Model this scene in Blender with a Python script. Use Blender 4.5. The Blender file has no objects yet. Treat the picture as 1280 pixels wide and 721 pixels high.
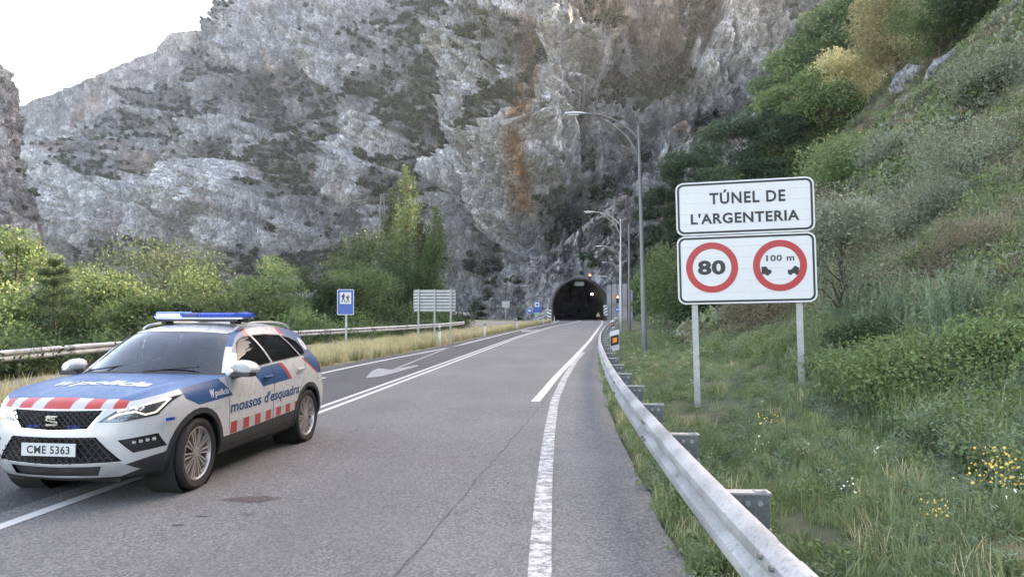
import bpy, bmesh, math, random
import numpy as np
from mathutils import Vector, Matrix
from mathutils.bvhtree import BVHTree
R = math.radians
sc = bpy.context.scene
# ------------------------------------------------------------------ camera, sky, sun, exposure
CAM_H = 1.74; FPX = 921.0; PITCH = math.atan2(388.4 - 360.5, FPX)
cam_d = bpy.data.cameras.new('camera'); cam = bpy.data.objects.new('camera', cam_d); sc.collection.objects.link(cam)
cam_d.sensor_width = 36; cam_d.lens = 36 * FPX / 1280; cam_d.clip_start = 0.05; cam_d.clip_end = 9000
cam.location = (0, 0, CAM_H); cam.rotation_euler = (R(90) + PITCH, 0, 0); sc.camera = cam
SUN_AZ, SUN_EL = R(46), R(30)                    # azimuth from +Y towards +X
world = bpy.data.worlds.new('World'); sc.world = world; world.use_nodes = True
wn = world.node_tree; wn.nodes.clear()
sky = wn.nodes.new('ShaderNodeTexSky'); sky.sky_type = 'NISHITA'; sky.sun_disc = False
sky.sun_elevation = SUN_EL; sky.sun_rotation = SUN_AZ; sky.altitude = 600; sky.air_density = 0.85; sky.dust_density = 2.2; sky.ozone_density = 0.6
bg = wn.nodes.new('ShaderNodeBackground'); bg.inputs['Strength'].default_value = 0.15
wo = wn.nodes.new('ShaderNodeOutputWorld'); wn.links.new(sky.outputs[0], bg.inputs[0]); wn.links.new(bg.outputs[0], wo.inputs[0])
sun_d = bpy.data.lights.new('sun', 'SUN'); sun = bpy.data.objects.new('sun', sun_d); sc.collection.objects.link(sun)
sun_d.energy = 2.6; sun_d.angle = R(0.6); sun_d.color = (1.0, 0.93, 0.82)
_sd = Vector((math.sin(SUN_AZ) * math.cos(SUN_EL), math.cos(SUN_AZ) * math.cos(SUN_EL), math.sin(SUN_EL)))
sun.rotation_euler = _sd.to_track_quat('Z', 'Y').to_euler(); sun.location = _sd * 300
sc.view_settings.view_transform = 'Standard'; sc.view_settings.look = 'None'; sc.view_settings.gamma = 1; sc.view_settings.exposure = 3.22
sc.view_settings.use_curve_mapping = False
sc.view_settings.use_white_balance = True; sc.view_settings.white_balance_temperature = 8900; sc.view_settings.white_balance_tint = 15
sc.render.engine = 'CYCLES'; sc.cycles.max_bounces = 8; sc.cycles.transparent_max_bounces = 16
# ------------------------------------------------------------------ helpers
COL = sc.collection
def link(o): COL.objects.link(o); return o
def tag(o, label=None, cat=None, group=None, kind=None):
    if label: o['label'] = label
    if cat: o['category'] = cat
    if group: o['group'] = group
    if kind: o['kind'] = kind
    return o
def empty(name, loc=(0, 0, 0), rz=0.0):
    o = bpy.data.objects.new(name, None); o.location = loc; o.rotation_euler = (0, 0, rz); o.empty_display_size = .2
    return link(o)
def mesh_np(name, v, faces, mat=None, smooth=False, fmat=None):
    """faces: (n,k) int array, or list of such arrays"""
    me = bpy.data.meshes.new(name); v = np.asarray(v, dtype=np.float32)
    fl = faces if isinstance(faces, list) else [faces]
    fl = [np.asarray(f, dtype=np.int32) for f in fl if len(f)]
    me.vertices.add(len(v)); me.vertices.foreach_set('co', v.ravel())
    loops = np.concatenate([f.ravel() for f in fl]); cnt = np.concatenate([np.full(len(f), f.shape[1], np.int32) for f in fl])
    me.loops.add(len(loops)); me.loops.foreach_set('vertex_index', loops)
    me.polygons.add(len(cnt)); st = np.concatenate([[0], np.cumsum(cnt)[:-1]]).astype(np.int32)
    me.polygons.foreach_set('loop_start', st); me.polygons.foreach_set('loop_total', cnt)
    if smooth: me.polygons.foreach_set('use_smooth', np.ones(len(cnt), bool))
    if mat is not None:
        for m in (mat if isinstance(mat, list) else [mat]): me.materials.append(m)
    if fmat is not None: me.polygons.foreach_set('material_index', np.asarray(fmat, np.int32))
    me.update(calc_edges=True); return me
def obj(name, me, parent=None, loc=None, rot=None):
    o = bpy.data.objects.new(name, me); link(o)
    if parent is not None: o.parent = parent
    if loc is not None: o.location = loc
    if rot is not None: o.rotation_euler = rot
    return o
class MB:
    """collects simple shapes into one mesh"""
    def __init__(s): s.v = []; s.f = []; s.m = []; s.cm = 0
    def add(s, vs, fs):
        b = len(s.v); s.v += [tuple(p) for p in vs]; s.f += [tuple(i + b for i in f) for f in fs]; s.m += [s.cm] * len(fs); return s
    def box(s, c, d, rz=0, M=None):
        x, y, z = d[0] / 2, d[1] / 2, d[2] / 2
        pts = [Vector(p) for p in ((-x, -y, -z), (x, -y, -z), (x, y, -z), (-x, y, -z), (-x, -y, z), (x, -y, z), (x, y, z), (-x, y, z))]
        if M is None: M = Matrix.Rotation(rz, 3, 'Z')
        return s.add([M @ p + Vector(c) for p in pts], [(0, 3, 2, 1), (4, 5, 6, 7), (0, 1, 5, 4), (1, 2, 6, 5), (2, 3, 7, 6), (3, 0, 4, 7)])
    def tube(s, pts, rad, n=8, cap=True):
        pts = [Vector(p) for p in pts]; rs = rad if isinstance(rad, (list, tuple)) else [rad] * len(pts)
        rings = []; up = None
        for i, p in enumerate(pts):
            t = (pts[min(i + 1, len(pts) - 1)] - pts[max(i - 1, 0)]).normalized()
            if up is None: up = Vector((0, 0, 1)) if abs(t.z) < .9 else Vector((1, 0, 0))
            a = t.cross(up)
            if a.length < 1e-4: a = t.cross(Vector((0, 1, 0)))
            a.normalize(); b = a.cross(t).normalized(); up = b
            rings.append([p + (a * math.cos(2 * math.pi * k / n) + b * math.sin(2 * math.pi * k / n)) * rs[i] for k in range(n)])
        vs = [q for r in rings for q in r]; fs = []
        for i in range(len(pts) - 1):
            for k in range(n): fs.append((i * n + k, i * n + (k + 1) % n, (i + 1) * n + (k + 1) % n, (i + 1) * n + k))
        if cap: fs.append(tuple(range(n - 1, -1, -1))); fs.append(tuple((len(pts) - 1) * n + k for k in range(n)))
        return s.add(vs, fs)
    def prism(s, poly, y0, y1, axes='xz'):
        """2-D polygon extruded along the remaining axis"""
        def P(a, b, h): return (a, h, b) if axes == 'xz' else ((a, b, h) if axes == 'xy' else (h, a, b))
        n = len(poly); vs = [P(a, b, y0) for a, b in poly] + [P(a, b, y1) for a, b in poly]
        fs = [tuple(range(n)), tuple(range(2 * n - 1, n - 1, -1))] + [(i, i + n, (i + 1) % n + n, (i + 1) % n) for i in range(n)]
        return s.add(vs, fs)
    def lathe(s, prof, n=32, axis='y', c=(0, 0, 0)):
        vs = []
        for r, h in prof:
            for k in range(n):
                a = 2 * math.pi * k / n; u, w = r * math.cos(a), r * math.sin(a)
                p = (u, h, w) if axis == 'y' else ((u, w, h) if axis == 'z' else (h, u, w))
                vs.append((p[0] + c[0], p[1] + c[1], p[2] + c[2]))
        fs = [(i * n + k, i * n + (k + 1) % n, (i + 1) * n + (k + 1) % n, (i + 1) * n + k) for i in range(len(prof) - 1) for k in range(n)]
        return s.add(vs, fs)
    def mesh(s, name, mats, smooth=False, recalc=True):
        me = bpy.data.meshes.new(name); me.from_pydata(s.v, [], s.f)
        for m in (mats if isinstance(mats, list) else [mats]): me.materials.append(m)
        me.polygons.foreach_set('material_index', s.m)
        if recalc:
            bm = bmesh.new(); bm.from_mesh(me); bmesh.ops.recalc_face_normals(bm, faces=bm.faces); bm.to_mesh(me); bm.free()
        if smooth:
            me.polygons.foreach_set('use_smooth', [True] * len(me.polygons))
            try: me.set_sharp_from_angle(angle=R(35))
            except Exception: pass
        me.update(); return me
    def build(s, name, mats, parent=None, loc=None, rot=None, smooth=False):
        return obj(name, s.mesh(name, mats, smooth), parent, loc, rot)
def copy_tree(o, parent=None):
    c = o.copy(); link(c); c.parent = parent
    for ch in list(o.children): copy_tree(ch, c)
    return c
# ---- noise
def _h(ix, iy, iz, seed):
    h = (ix.astype(np.int64) * 374761393 + iy.astype(np.int64) * 668265263 + iz.astype(np.int64) * 2147483647 + seed * 974711) & 0xFFFFFFFF
    h = ((h ^ (h >> 13)) * 1274126177) & 0xFFFFFFFF; h = ((h ^ (h >> 16)) * 2246822519) & 0xFFFFFFFF
    return ((h ^ (h >> 15)) & 0xFFFFFF).astype(np.float64) / 0xFFFFFF
def vnoise(p, seed=0):
    i = np.floor(p).astype(np.int64); f = p - i; f = f * f * f * (f * (f * 6 - 15) + 10); out = 0
    for a in (0, 1):
        for b in (0, 1):
            for c in (0, 1):
                w = (f[:, 0] if a else 1 - f[:, 0]) * (f[:, 1] if b else 1 - f[:, 1]) * (f[:, 2] if c else 1 - f[:, 2])
                out = out + w * _h(i[:, 0] + a, i[:, 1] + b, i[:, 2] + c, seed)
    return out
def fbm(p, o=4, seed=0, gain=.5, ridged=False):
    t = 0; amp = 1; s = 0
    for k in range(o):
        n = vnoise(p * (2.03 ** k) + k * 17.3, seed + k * 7)
        if ridged: n = 1 - np.abs(2 * n - 1)
        t = t + amp * n; s += amp; amp *= gain
    return t / s
def sstep(a, b, x):
    t = np.clip((x - a) / (b - a), 0, 1); return t * t * (3 - 2 * t)
def crom(pts, n):
    """Catmull-Rom through points, n samples"""
    P = np.asarray(pts, float); m = len(P); t = np.linspace(0, m - 1, n); i = np.minimum(t.astype(int), m - 2); f = (t - i)[:, None]
    p0 = P[np.maximum(i - 1, 0)]; p1 = P[i]; p2 = P[i + 1]; p3 = P[np.minimum(i + 2, m - 1)]
    return .5 * ((2 * p1) + (p2 - p0) * f + (2 * p0 - 5 * p1 + 4 * p2 - p3) * f ** 2 + (3 * p1 - p0 - 3 * p2 + p3) * f ** 3)
class Curve1:
    """smooth x(Y) through knots"""
    def __init__(s, pts):
        P = np.array(sorted([(b, a) for a, b in pts])); yy = np.linspace(P[0, 0], P[-1, 0], 800); xx = np.interp(yy, P[:, 0], P[:, 1])
        for _ in range(60):
            k = xx.copy(); k[1:-1] = (xx[:-2] + 2 * xx[1:-1] + xx[2:]) / 4; xx = k
        s.y, s.x = yy, xx
    def __call__(s, Y):
        Y = np.asarray(Y, float); x = np.interp(Y, s.y, s.x)
        lo = s.x[0] + (Y - s.y[0]) * (s.x[8] - s.x[0]) / (s.y[8] - s.y[0]); hi = s.x[-1] + (Y - s.y[-1]) * (s.x[-1] - s.x[-9]) / (s.y[-1] - s.y[-9])
        return np.where(Y < s.y[0], lo, np.where(Y > s.y[-1], hi, x))
# ---- materials
class NT:
    def __init__(s, m): m.use_nodes = True; s.t = m.node_tree; s.t.nodes.clear(); s.out = s.n('ShaderNodeOutputMaterial')
    def n(s, typ, **kw):
        nd = s.t.nodes.new(typ)
        for k, v in kw.items():
            if hasattr(nd, k) and not k[0].isupper(): setattr(nd, k, v)
        return nd
    def l(s, a, b): s.t.links.new(a, b)
    def setv(s, sock, v):
        if hasattr(v, 'is_linked') or hasattr(v, 'links'): s.l(v, sock)
        else:
            if isinstance(v, (tuple, list)) and len(v) == 3 and sock.type == 'RGBA': v = (*v, 1)
            sock.default_value = v
    def coord(s, scale=(1, 1, 1), obj=True, rot=(0, 0, 0)):
        c = s.n('ShaderNodeTexCoord'); m = s.n('ShaderNodeMapping'); s.l(c.outputs['Object' if obj else 'Generated'], m.inputs[0])
        m.inputs['Scale'].default_value = scale; m.inputs['Rotation'].default_value = rot; return m.outputs[0]
    def noise(s, vec, scale, detail=4, rough=.55, dist=0):
        n = s.n('ShaderNodeTexNoise'); s.l(vec, n.inputs['Vector']); n.inputs['Scale'].default_value = scale; n.inputs['Detail'].default_value = detail
        n.inputs['Roughness'].default_value = rough; n.inputs['Distortion'].default_value = dist; return n.outputs['Fac']
    def ramp(s, fac, stops):
        r = s.n('ShaderNodeValToRGB'); e = r.color_ramp.elements
        while len(e) < len(stops): e.new(.5)
        for i, (p, c) in enumerate(stops): e[i].position = p; e[i].color = (*c, 1) if len(c) == 3 else c
        s.l(fac, r.inputs[0]); return r.outputs[0]
    def mr(s, fac, a, b, c=0, d=1):
        r = s.n('ShaderNodeMapRange'); s.l(fac, r.inputs[0])
        for i, v in enumerate((a, b, c, d)): r.inputs[i + 1].default_value = v
        return r.outputs[0]
    def mix(s, fac, a, b, mode='MIX'):
        m = s.n('ShaderNodeMix'); m.data_type = 'RGBA'; m.blend_type = mode
        s.setv(m.inputs[0], fac); s.setv(m.inputs[6], a); s.setv(m.inputs[7], b); return m.outputs[2]
    def math(s, op, a, b=0.0):
        m = s.n('ShaderNodeMath'); m.operation = op; s.setv(m.inputs[0], a); s.setv(m.inputs[1], b); return m.outputs[0]
    def attr(s, name, fac=True):
        a = s.n('ShaderNodeAttribute'); a.attribute_name = name; return a.outputs['Fac' if fac else 'Color']
    def bump(s, h, strength=.5, dist=.05):
        b = s.n('ShaderNodeBump'); s.l(h, b.inputs['Height']); b.inputs['Strength'].default_value = strength; b.inputs['Distance'].default_value = dist; return b.outputs[0]
    def pbr(s, col, rough=.6, metal=0.0, normal=None, **kw):
        b = s.n('ShaderNodeBsdfPrincipled'); s.setv(b.inputs['Base Color'], col); s.setv(b.inputs['Roughness'], rough); s.setv(b.inputs['Metallic'], metal)
        if normal is not None: s.l(normal, b.inputs['Normal'])
        for k, v in kw.items(): s.setv(b.inputs[k.replace('_', ' ')], v)
        s.l(b.outputs[0], s.out.inputs[0]); return b
def mat(name, col, rough=.55, metal=0.0, var=.12, scale=6.0, bump=0.0, **kw):
    m = bpy.data.materials.new(name); t = NT(m); v = t.coord(); n = t.noise(v, scale, 5)
    lo = tuple(c * (1 - var) for c in col); hi = tuple(min(1, c * (1 + var)) for c in col)
    c = t.ramp(n, [(.3, lo), (.7, hi)]); r = t.mr(n, .3, .7, max(0, rough - .08), min(1, rough + .08))
    t.pbr(c, r, metal, t.bump(t.noise(v, scale * 12, 3), bump, .01) if bump else None, **kw); return m
def emit(name, col, strength):
    m = bpy.data.materials.new(name); t = NT(m); b = t.pbr(col, .3); t.setv(b.inputs['Emission Color'], col); b.inputs['Emission Strength'].default_value = strength; return m
def galv(name, col=(.42, .44, .46), metal=.55, rough=.5):
    m = bpy.data.materials.new(name); t = NT(m); v = t.coord(); vo = t.n('ShaderNodeTexVoronoi'); t.l(v, vo.inputs[0]); vo.inputs['Scale'].default_value = 60
    n2 = t.noise(v, 1.7, 5, .6); c = t.mix(.35, t.ramp(n2, [(.3, tuple(x * .72 for x in col)), (.7, tuple(x * 1.12 for x in col))]), vo.outputs['Color'], 'SOFT_LIGHT')
    hs = t.n('ShaderNodeHueSaturation'); hs.inputs['Saturation'].default_value = .18; t.l(c, hs.inputs['Color'])
    t.pbr(hs.outputs[0], t.mr(n2, .3, .7, rough - .1, rough + .12), metal); return m
M = {}
def leafmat(name, cols, trans=.35, objvar=.25):
    """cols: dark..light ramp, varied per leaf and per plant"""
    m = bpy.data.materials.new(name); t = NT(m); g = t.n('ShaderNodeNewGeometry'); oi = t.n('ShaderNodeObjectInfo')
    cols = [tuple((v * .80 + .20 * (.3 * c_[0] + .6 * c_[1] + .1 * c_[2])) * 1.6 for v in c_) for c_ in cols]; mc_ = np.mean(cols, 0); cols = [tuple(.7 * np.array(c_) + .3 * mc_) for c_ in cols]
    k = len(cols); c = t.ramp(g.outputs['Random Per Island'], [(i / (k - 1), cols[i]) for i in range(k)])
    hs = t.n('ShaderNodeHueSaturation'); t.l(c, hs.inputs['Color']); t.l(t.mr(oi.outputs['Random'], 0, 1, 1 - objvar, 1 + objvar), hs.inputs['Value'])
    d = t.n('ShaderNodeBsdfPrincipled'); t.l(hs.outputs[0], d.inputs['Base Color']); d.inputs['Roughness'].default_value = .55; d.inputs['Specular IOR Level'].default_value = .15
    tr = t.n('ShaderNodeBsdfTranslucent'); t.l(hs.outputs[0], tr.inputs['Color'])
    mx = t.n('ShaderNodeMixShader'); mx.inputs[0].default_value = trans; t.l(d.outputs[0], mx.inputs[1]); t.l(tr.outputs[0], mx.inputs[2]); t.l(mx.outputs[0], t.out.inputs[0])
    return m
# ---- geometry-node scatter for what nobody could count
def scatter(name, pts, rot, scl, idx, protos, label, cat):
    me = bpy.data.meshes.new(name); me.vertices.add(len(pts)); me.vertices.foreach_set('co', np.asarray(pts, np.float32).ravel())
    a = me.attributes.new('rot', 'FLOAT_VECTOR', 'POINT'); a.data.foreach_set('vector', np.asarray(rot, np.float32).ravel())
    a = me.attributes.new('scl', 'FLOAT', 'POINT'); a.data.foreach_set('value', np.asarray(scl, np.float32))
    a = me.attributes.new('idx', 'INT', 'POINT'); a.data.foreach_set('value', np.asarray(idx, np.int32))
    col = bpy.data.collections.new(name + '_kinds')
    for i, pm in enumerate(protos):
        col.objects.link(bpy.data.objects.new('%s_kind_%02d' % (name, i), pm))
    ng = bpy.data.node_groups.new(name + '_scatter', 'GeometryNodeTree')
    ng.interface.new_socket('Geometry', in_out='INPUT', socket_type='NodeSocketGeometry'); ng.interface.new_socket('Geometry', in_out='OUTPUT', socket_type='NodeSocketGeometry')
    N = ng.nodes; L = ng.links; gi = N.new('NodeGroupInput'); go = N.new('NodeGroupOutput'); ip = N.new('GeometryNodeInstanceOnPoints'); ci = N.new('GeometryNodeCollectionInfo')
    ci.inputs[0].default_value = col; ci.inputs[1].default_value = True; ci.inputs[2].default_value = True; ip.inputs['Pick Instance'].default_value = True
    def na(nm, dt): n = N.new('GeometryNodeInputNamedAttribute'); n.data_type = dt; n.inputs[0].default_value = nm; return n.outputs[0]
    L.new(gi.outputs[0], ip.inputs['Points']); L.new(ci.outputs[0], ip.inputs['Instance']); L.new(na('idx', 'INT'), ip.inputs['Instance Index'])
    L.new(na('rot', 'FLOAT_VECTOR'), ip.inputs['Rotation']); L.new(na('scl', 'FLOAT'), ip.inputs['Scale']); L.new(ip.outputs[0], go.inputs[0])
    o = obj(name, me); md = o.modifiers.new('scatter', 'NODES'); md.node_group = ng
    tag(o, label, cat, kind='stuff'); return o
def at(px, py, Y):
    """world point at depth Y seen at this spot of the photograph (used to survey the place)"""
    a = (px - 640) / FPX; b = -(py - 360.5) / FPX; dy = math.cos(PITCH) - b * math.sin(PITCH); dz = math.sin(PITCH) + b * math.cos(PITCH)
    return (a * Y / dy, Y, CAM_H + dz * Y / dy)
rng = np.random.default_rng(7); random.seed(7)
# ------------------------------------------------------------------ plan of the place
XC = Curve1([(-6.9, -20), (-4.45, 3), (-4.18, 6.07), (-3.92, 7.46), (-3.30, 12.6), (-2.09, 24.1), (.53, 49.3), (4.33, 79.9), (8.9, 108), (11.6, 125), (12.4, 138), (12.55, 152), (12.5, 165), (12.1, 185), (10.6, 212), (7, 240)])
XL = Curve1([(-9.4, -20), (-7.1, 6), (-6.35, 12), (-5.32, 20.5), (-4.89, 23.8), (-4.2, 27.9), (-2.99, 34.5), (-1.1, 50.8), (1.7, 74.3), (5.58, 102.9), (7.9, 125), (8.6, 138), (8.7, 152), (8.6, 165), (8.2, 185), (6.7, 212), (3, 240)])
XW = Curve1([(-1.2, 4), (.48, 14.3), (1.06, 18.8), (2.45, 28.4), (4.65, 43.9), (8.7, 74), (12.6, 102.9), (15.3, 125), (16.2, 138), (16.3, 152), (16.2, 165), (15.8, 185), (14.3, 212), (10.8, 240)])
XE = Curve1([(-.1, -20), (.12, 2), (.17, 4.88), (.33, 7.63), (.53, 10.6), (.83, 14.4), (1.34, 19), (2.26, 26.1), (3.87, 36.8)])
XR = Curve1([(.9, -20), (1.14, 3), (1.18, 4.24), (1.31, 6.44), (1.54, 10.3), (1.98, 15.35), (2.96, 24.9), (4.35, 36), (6.6, 51.6), (10.4, 76), (14.6, 103), (17.3, 124), (18.0, 140), (18, 250)])   # face of the near guardrail
LRAIL = [(-11.6, 4), (-12.5, 12), (-13.0, 20), (-12.7, 28), (-11.2, 36), (-8.6, 46), (-6.3, 56), (-4.8, 67), (-4.9, 75), (-7.2, 82), (-14, 88), (-28, 92)]
XLR = Curve1([(-9, -20), (-11.6, 4), (-12.5, 12), (-13.0, 20), (-12.7, 28), (-11.2, 36), (-8.6, 46), (-6.3, 56), (-4.8, 67), (-4.9, 78), (-14, 88), (-30, 93), (-34, 100), (-34, 300)])
PROF_D = [0, .5, 1.4, 2.8, 4.5, 6.5, 9, 12, 30, 105, 140, 200, 500, 2000]
PROF_Z = [-.02, .0, .03, .14, .50, 1.3, 3.0, 5.5, 22, 102, 146, 150, 90, 40]
def ground_z(X, Y):
    X = np.asarray(X, float); Y = np.asarray(Y, float); d = X - XR(Y); P = np.stack([X, Y, 0 * X], 1)
    z = np.interp(d, PROF_D, PROF_Z); am = np.clip(d / 7, 0, 1)
    z = z + am * (fbm(P / 7, 4, 3) - .5) * 2.2 + np.clip(d / 25, 0, 1) * (fbm(P / 28, 3, 9) - .5) * 9 + np.clip(d, 0, 1) * (fbm(P / 1.1, 3, 31) - .5) * .16
    z = np.where(d < 0, -.035, z)
    dl = XLR(Y) - X - .4
    z = np.where(dl > 0, -.035 - np.interp(dl, [0, 1, 8, 25, 60, 2500], [0, .12, 1.4, 3.2, 4, 4]) * np.where(Y > 230, .0, 1) + np.clip(dl / 6, 0, 1) * (fbm(P / 9, 3, 5) - .5) * 1.2, z)
    isl = (X < XL(Y) - 1.0) & (dl < 0)
    return np.where(isl, z + (fbm(P / 1.5, 3, 8) - .5) * .05, z)
def gz(x, y): return float(ground_z(np.array([x]), np.array([y]))[0])
# ------------------------------------------------------------------ ground sheet
def spacing(*segs):
    out = []
    for a, b, st in segs: out.append(np.arange(a, b, st))
    return np.concatenate(out + [[segs[-1][1]]])
gx = spacing((-1600, -200, 140), (-200, -60, 14), (-60, -16, 2.2), (-16, 0, .8), (0, 12, .28), (12, 60, .7), (60, 150, 1.6), (150, 300, 5), (300, 1600, 130))
gy = spacing((-300, -30, 30), (-30, 1, 1.6), (1, 30, .32), (30, 150, 1.1), (150, 260, 2.5), (260, 1800, 110))
GX, GY = np.meshgrid(gx, gy); sh = GX.shape; gzv = ground_z(GX.ravel(), GY.ravel())
gv = np.stack([GX.ravel(), GY.ravel(), gzv], 1)
def gridf(r, c):
    i = np.arange(r * c).reshape(r, c); return np.stack([i[:-1, :-1].ravel(), i[:-1, 1:].ravel(), i[1:, 1:].ravel(), i[1:, :-1].ravel()], 1)
m = bpy.data.materials.new('soil'); t = NT(m); v = t.coord()
n1 = t.noise(v, .35, 5, .6); n2 = t.noise(v, 3.5, 6, .65); n3 = t.noise(v, 38, 4, .7)
dry = t.ramp(n2, [(.3, (.10, .075, .04)), (.5, (.20, .165, .085)), (.72, (.30, .25, .14))]); grn = t.ramp(n2, [(.3, (.018, .030, .010)), (.55, (.045, .065, .022)), (.75, (.09, .095, .04))])
side = t.attr('side'); fac = t.math('ADD', side, t.mr(n1, .35, .65, -.35, .35))
col = t.mix(t.mr(fac, .35, .65), dry, grn); col = t.mix(t.mr(n3, .35, .7, .0, .5), col, t.ramp(n3, [(.4, (.05, .045, .03)), (.8, (.22, .20, .15))]))
t.pbr(col, .95, 0, t.bump(n3, .8, .04)); M['soil'] = m
me = mesh_np('ground', gv, gridf(*sh), m, True)
a = me.attributes.new('side', 'FLOAT', 'POINT'); dR = gv[:, 0] - XR(gv[:, 1]); dL = XLR(gv[:, 1]) - gv[:, 0]
a.data.foreach_set('value', np.clip(np.where(dR > -.2, np.interp(dR, [0, 1.5, 8, 14, 40], [.75, .7, .75, .45, .55]), np.where(dL > 1, .8, .12)), 0, 1).astype(np.float32))
tag(obj('ground', me), kind='structure')
# ------------------------------------------------------------------ asphalt
def asphalt(name, base, tint, worn):
    m = bpy.data.materials.new(name); t = NT(m); v = t.coord()
    vo = t.n('ShaderNodeTexVoronoi'); t.l(v, vo.inputs[0]); vo.inputs['Scale'].default_value = 58; vo.inputs['Randomness'].default_value = 1
    agg = t.ramp(t.n('ShaderNodeRGBToBW').outputs[0], [(0, (0, 0, 0)), (1, (1, 1, 1))]) if False else None
    bw = t.n('ShaderNodeRGBToBW'); t.l(vo.outputs['Color'], bw.inputs[0])
    st = t.ramp(bw.outputs[0], [(.15, tuple(c * .55 for c in base)), (.5, base), (.86, tuple(c * 1.75 for c in base))])
    fine = t.noise(v, 160, 3, .7); big = t.noise(t.coord((1, .16, 1), rot=(0, 0, R(6))), .9, 5, .6); patch = t.noise(v, .8, 6, .65)
    c = t.mix(t.mr(fine, .35, .65, 0, .45), st, tuple(b * .45 for b in base))
    c = t.mix(t.mr(big, .35, .68, 0, .45), c, tuple(b * .62 for b in base)); c = t.mix(t.mr(patch, .55, .75, 0, .45), c, tint)
    c = t.mix(t.mr(t.noise(v, .33, 4, .6), .45, .7, 0, worn), c, tuple(b * 1.45 for b in base))
    c = t.mix(t.math('MULTIPLY', t.attr('track'), t.mr(big, .3, .7, .15, .45)), c, tuple(b * .72 for b in base)); c = t.mix(t.mr(t.noise(v, 2.3, 5, .7), .60, .72, 0, .35), c, tuple(b * .6 for b in base))
    h = t.math('ADD', t.math('MULTIPLY', vo.outputs['Distance'], -1.0), t.math('MULTIPLY', fine, .5))
    t.pbr(c, t.mr(fine, .3, .7, .72, .95), 0, t.bump(h, .55, .012), Specular_IOR_Level=.35); return m
M['asphalt'] = asphalt('asphalt_worn', (.145, .141, .136), (.152, .124, .117), .35); M['asphalt_dark'] = asphalt('asphalt_dark', (.068, .066, .068), (.085, .072, .075), .25); M['asphalt_pale'] = asphalt('asphalt_pale', (.20, .18, .15), (.22, .19, .15), .4)
ys = np.concatenate([np.arange(-20, 40, 1.0), np.arange(40, 240.1, 2.0)])
def edge_noise(seed, amp): return (fbm(np.stack([ys * 2.1, ys * 0, ys * 0], 1), 3, seed) - .5) * amp
xa = XL(ys) - np.interp(ys, [0, 30, 110, 125], [.75, .7, .9, .55]); xb = XC(ys) - .33; xd = np.minimum(XR(ys) - .05, np.where(ys > 120, XW(ys) + .7, 99)) + edge_noise(4, .12)
cols = [xa + edge_noise(2, .15)] + [xb + (xd - xb) * k / 16 for k in range(17)]
rv = np.concatenate([np.stack([c, ys, 0 * ys], 1) for c in cols]); n = len(ys)
rf = np.concatenate([np.stack([np.arange(n - 1) + k * n, np.arange(n - 1) + (k + 1) * n, np.arange(1, n) + (k + 1) * n, np.arange(1, n) + k * n], 1) for k in range(17)])
road = obj('road', mesh_np('road', rv, rf, [M['asphalt_dark'], M['asphalt']], False, np.repeat([0] + [1] * 16, n - 1))); tag(road, kind='structure')
uu = (rv[:, 0] - XC(rv[:, 1])) / (XW(rv[:, 1]) - XC(rv[:, 1])); a = road.data.attributes.new('track', 'FLOAT', 'POINT'); a.data.foreach_set('value', np.where(uu > -.02, np.exp(-((uu - .24) / .10) ** 2) + np.exp(-((uu - .74) / .10) ** 2), 0).astype(np.float32))
# side road that leaves to the left and its mouth
poly = [(-9.3, 4), (-9.4, 10), (-9.6, 16), (-9.2, 24), (-7.9, 33), (-5.6, 45), (-3.3, 57), (-1.3, 68), (1.7, 88), (4.0, 104), (6.2, 116), (5.9, 121), (3, 124), (-4, 121), (-10, 112), (-22, 108), (-34, 107),
        (-34, 96.5), (-27, 94.4), (-14.5, 90), (-8, 84.3), (-4.6, 76), (-4.4, 67), (-5.9, 56.3), (-8.2, 46.3), (-10.8, 36.3), (-12.3, 28.1), (-12.6, 20), (-12.1, 12), (-11.2, 4)]
bm = bmesh.new(); f = bm.faces.new([bm.verts.new((x, y, -.012)) for x, y in poly]); bmesh.ops.triangulate(bm, faces=bm.faces[:]); bmesh.ops.recalc_face_normals(bm, faces=bm.faces)
if bm.faces[0:1] and sum(f.normal.z for f in bm.faces) < 0: bmesh.ops.reverse_faces(bm, faces=bm.faces)
me = bpy.data.meshes.new('side_road'); bm.to_mesh(me); bm.free(); me.materials.append(M['asphalt_pale']); tag(obj('side_road', me), kind='structure')
# ---- painted markings
def paint(name, wear, col=(.50, .50, .485)):
    m = bpy.data.materials.new(name); t = NT(m); v = t.coord(); n1 = t.noise(v, 9, 6, .75); n2 = t.noise(v, 70, 3, .6); n3 = t.noise(t.coord((1, 5, 1)), 2.2, 4, .7)
    w = t.math('ADD', t.math('MULTIPLY', n1, .45), t.math('ADD', t.math('MULTIPLY', n2, .25), t.math('MULTIPLY', n3, .3)))
    k = t.mr(w, .5 + wear[0], .5 + wear[1]); dirt = t.mix(t.mr(n1, .3, .7, 0, .35), col, tuple(c * .6 for c in col))
    t.pbr(t.mix(k, dirt, (.14, .135, .135)), .8, 0, t.bump(n2, .3, .005)); return m
M['paint'] = paint('paint_good', (.06, .22)); M['paint_worn'] = paint('paint_worn', (-.05, .045), (.48, .48, .46)); M['paint_faint'] = paint('paint_faint', (-.10, .06), (.36, .36, .36))
def strip(name, curve, y0, y1, w0, w1, z, mt, w_end=None, step=.5):
    y = np.arange(y0, y1 + .01, step); n = len(y); x = curve(y)
    a, b = x + w0, x + w1
    if w_end: a = x + np.interp(y, [y0, y1], [w0, w_end[0]]); b = x + np.interp(y, [y0, y1], [w1, w_end[1]])
    vv = np.concatenate([np.stack([a, y, 0 * y + z], 1), np.stack([b, y, 0 * y + z], 1)]); i = np.arange(n - 1)
    return obj(name, mesh_np(name, vv, np.stack([i, i + n, i + n + 1, i + 1], 1), mt), road)
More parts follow.
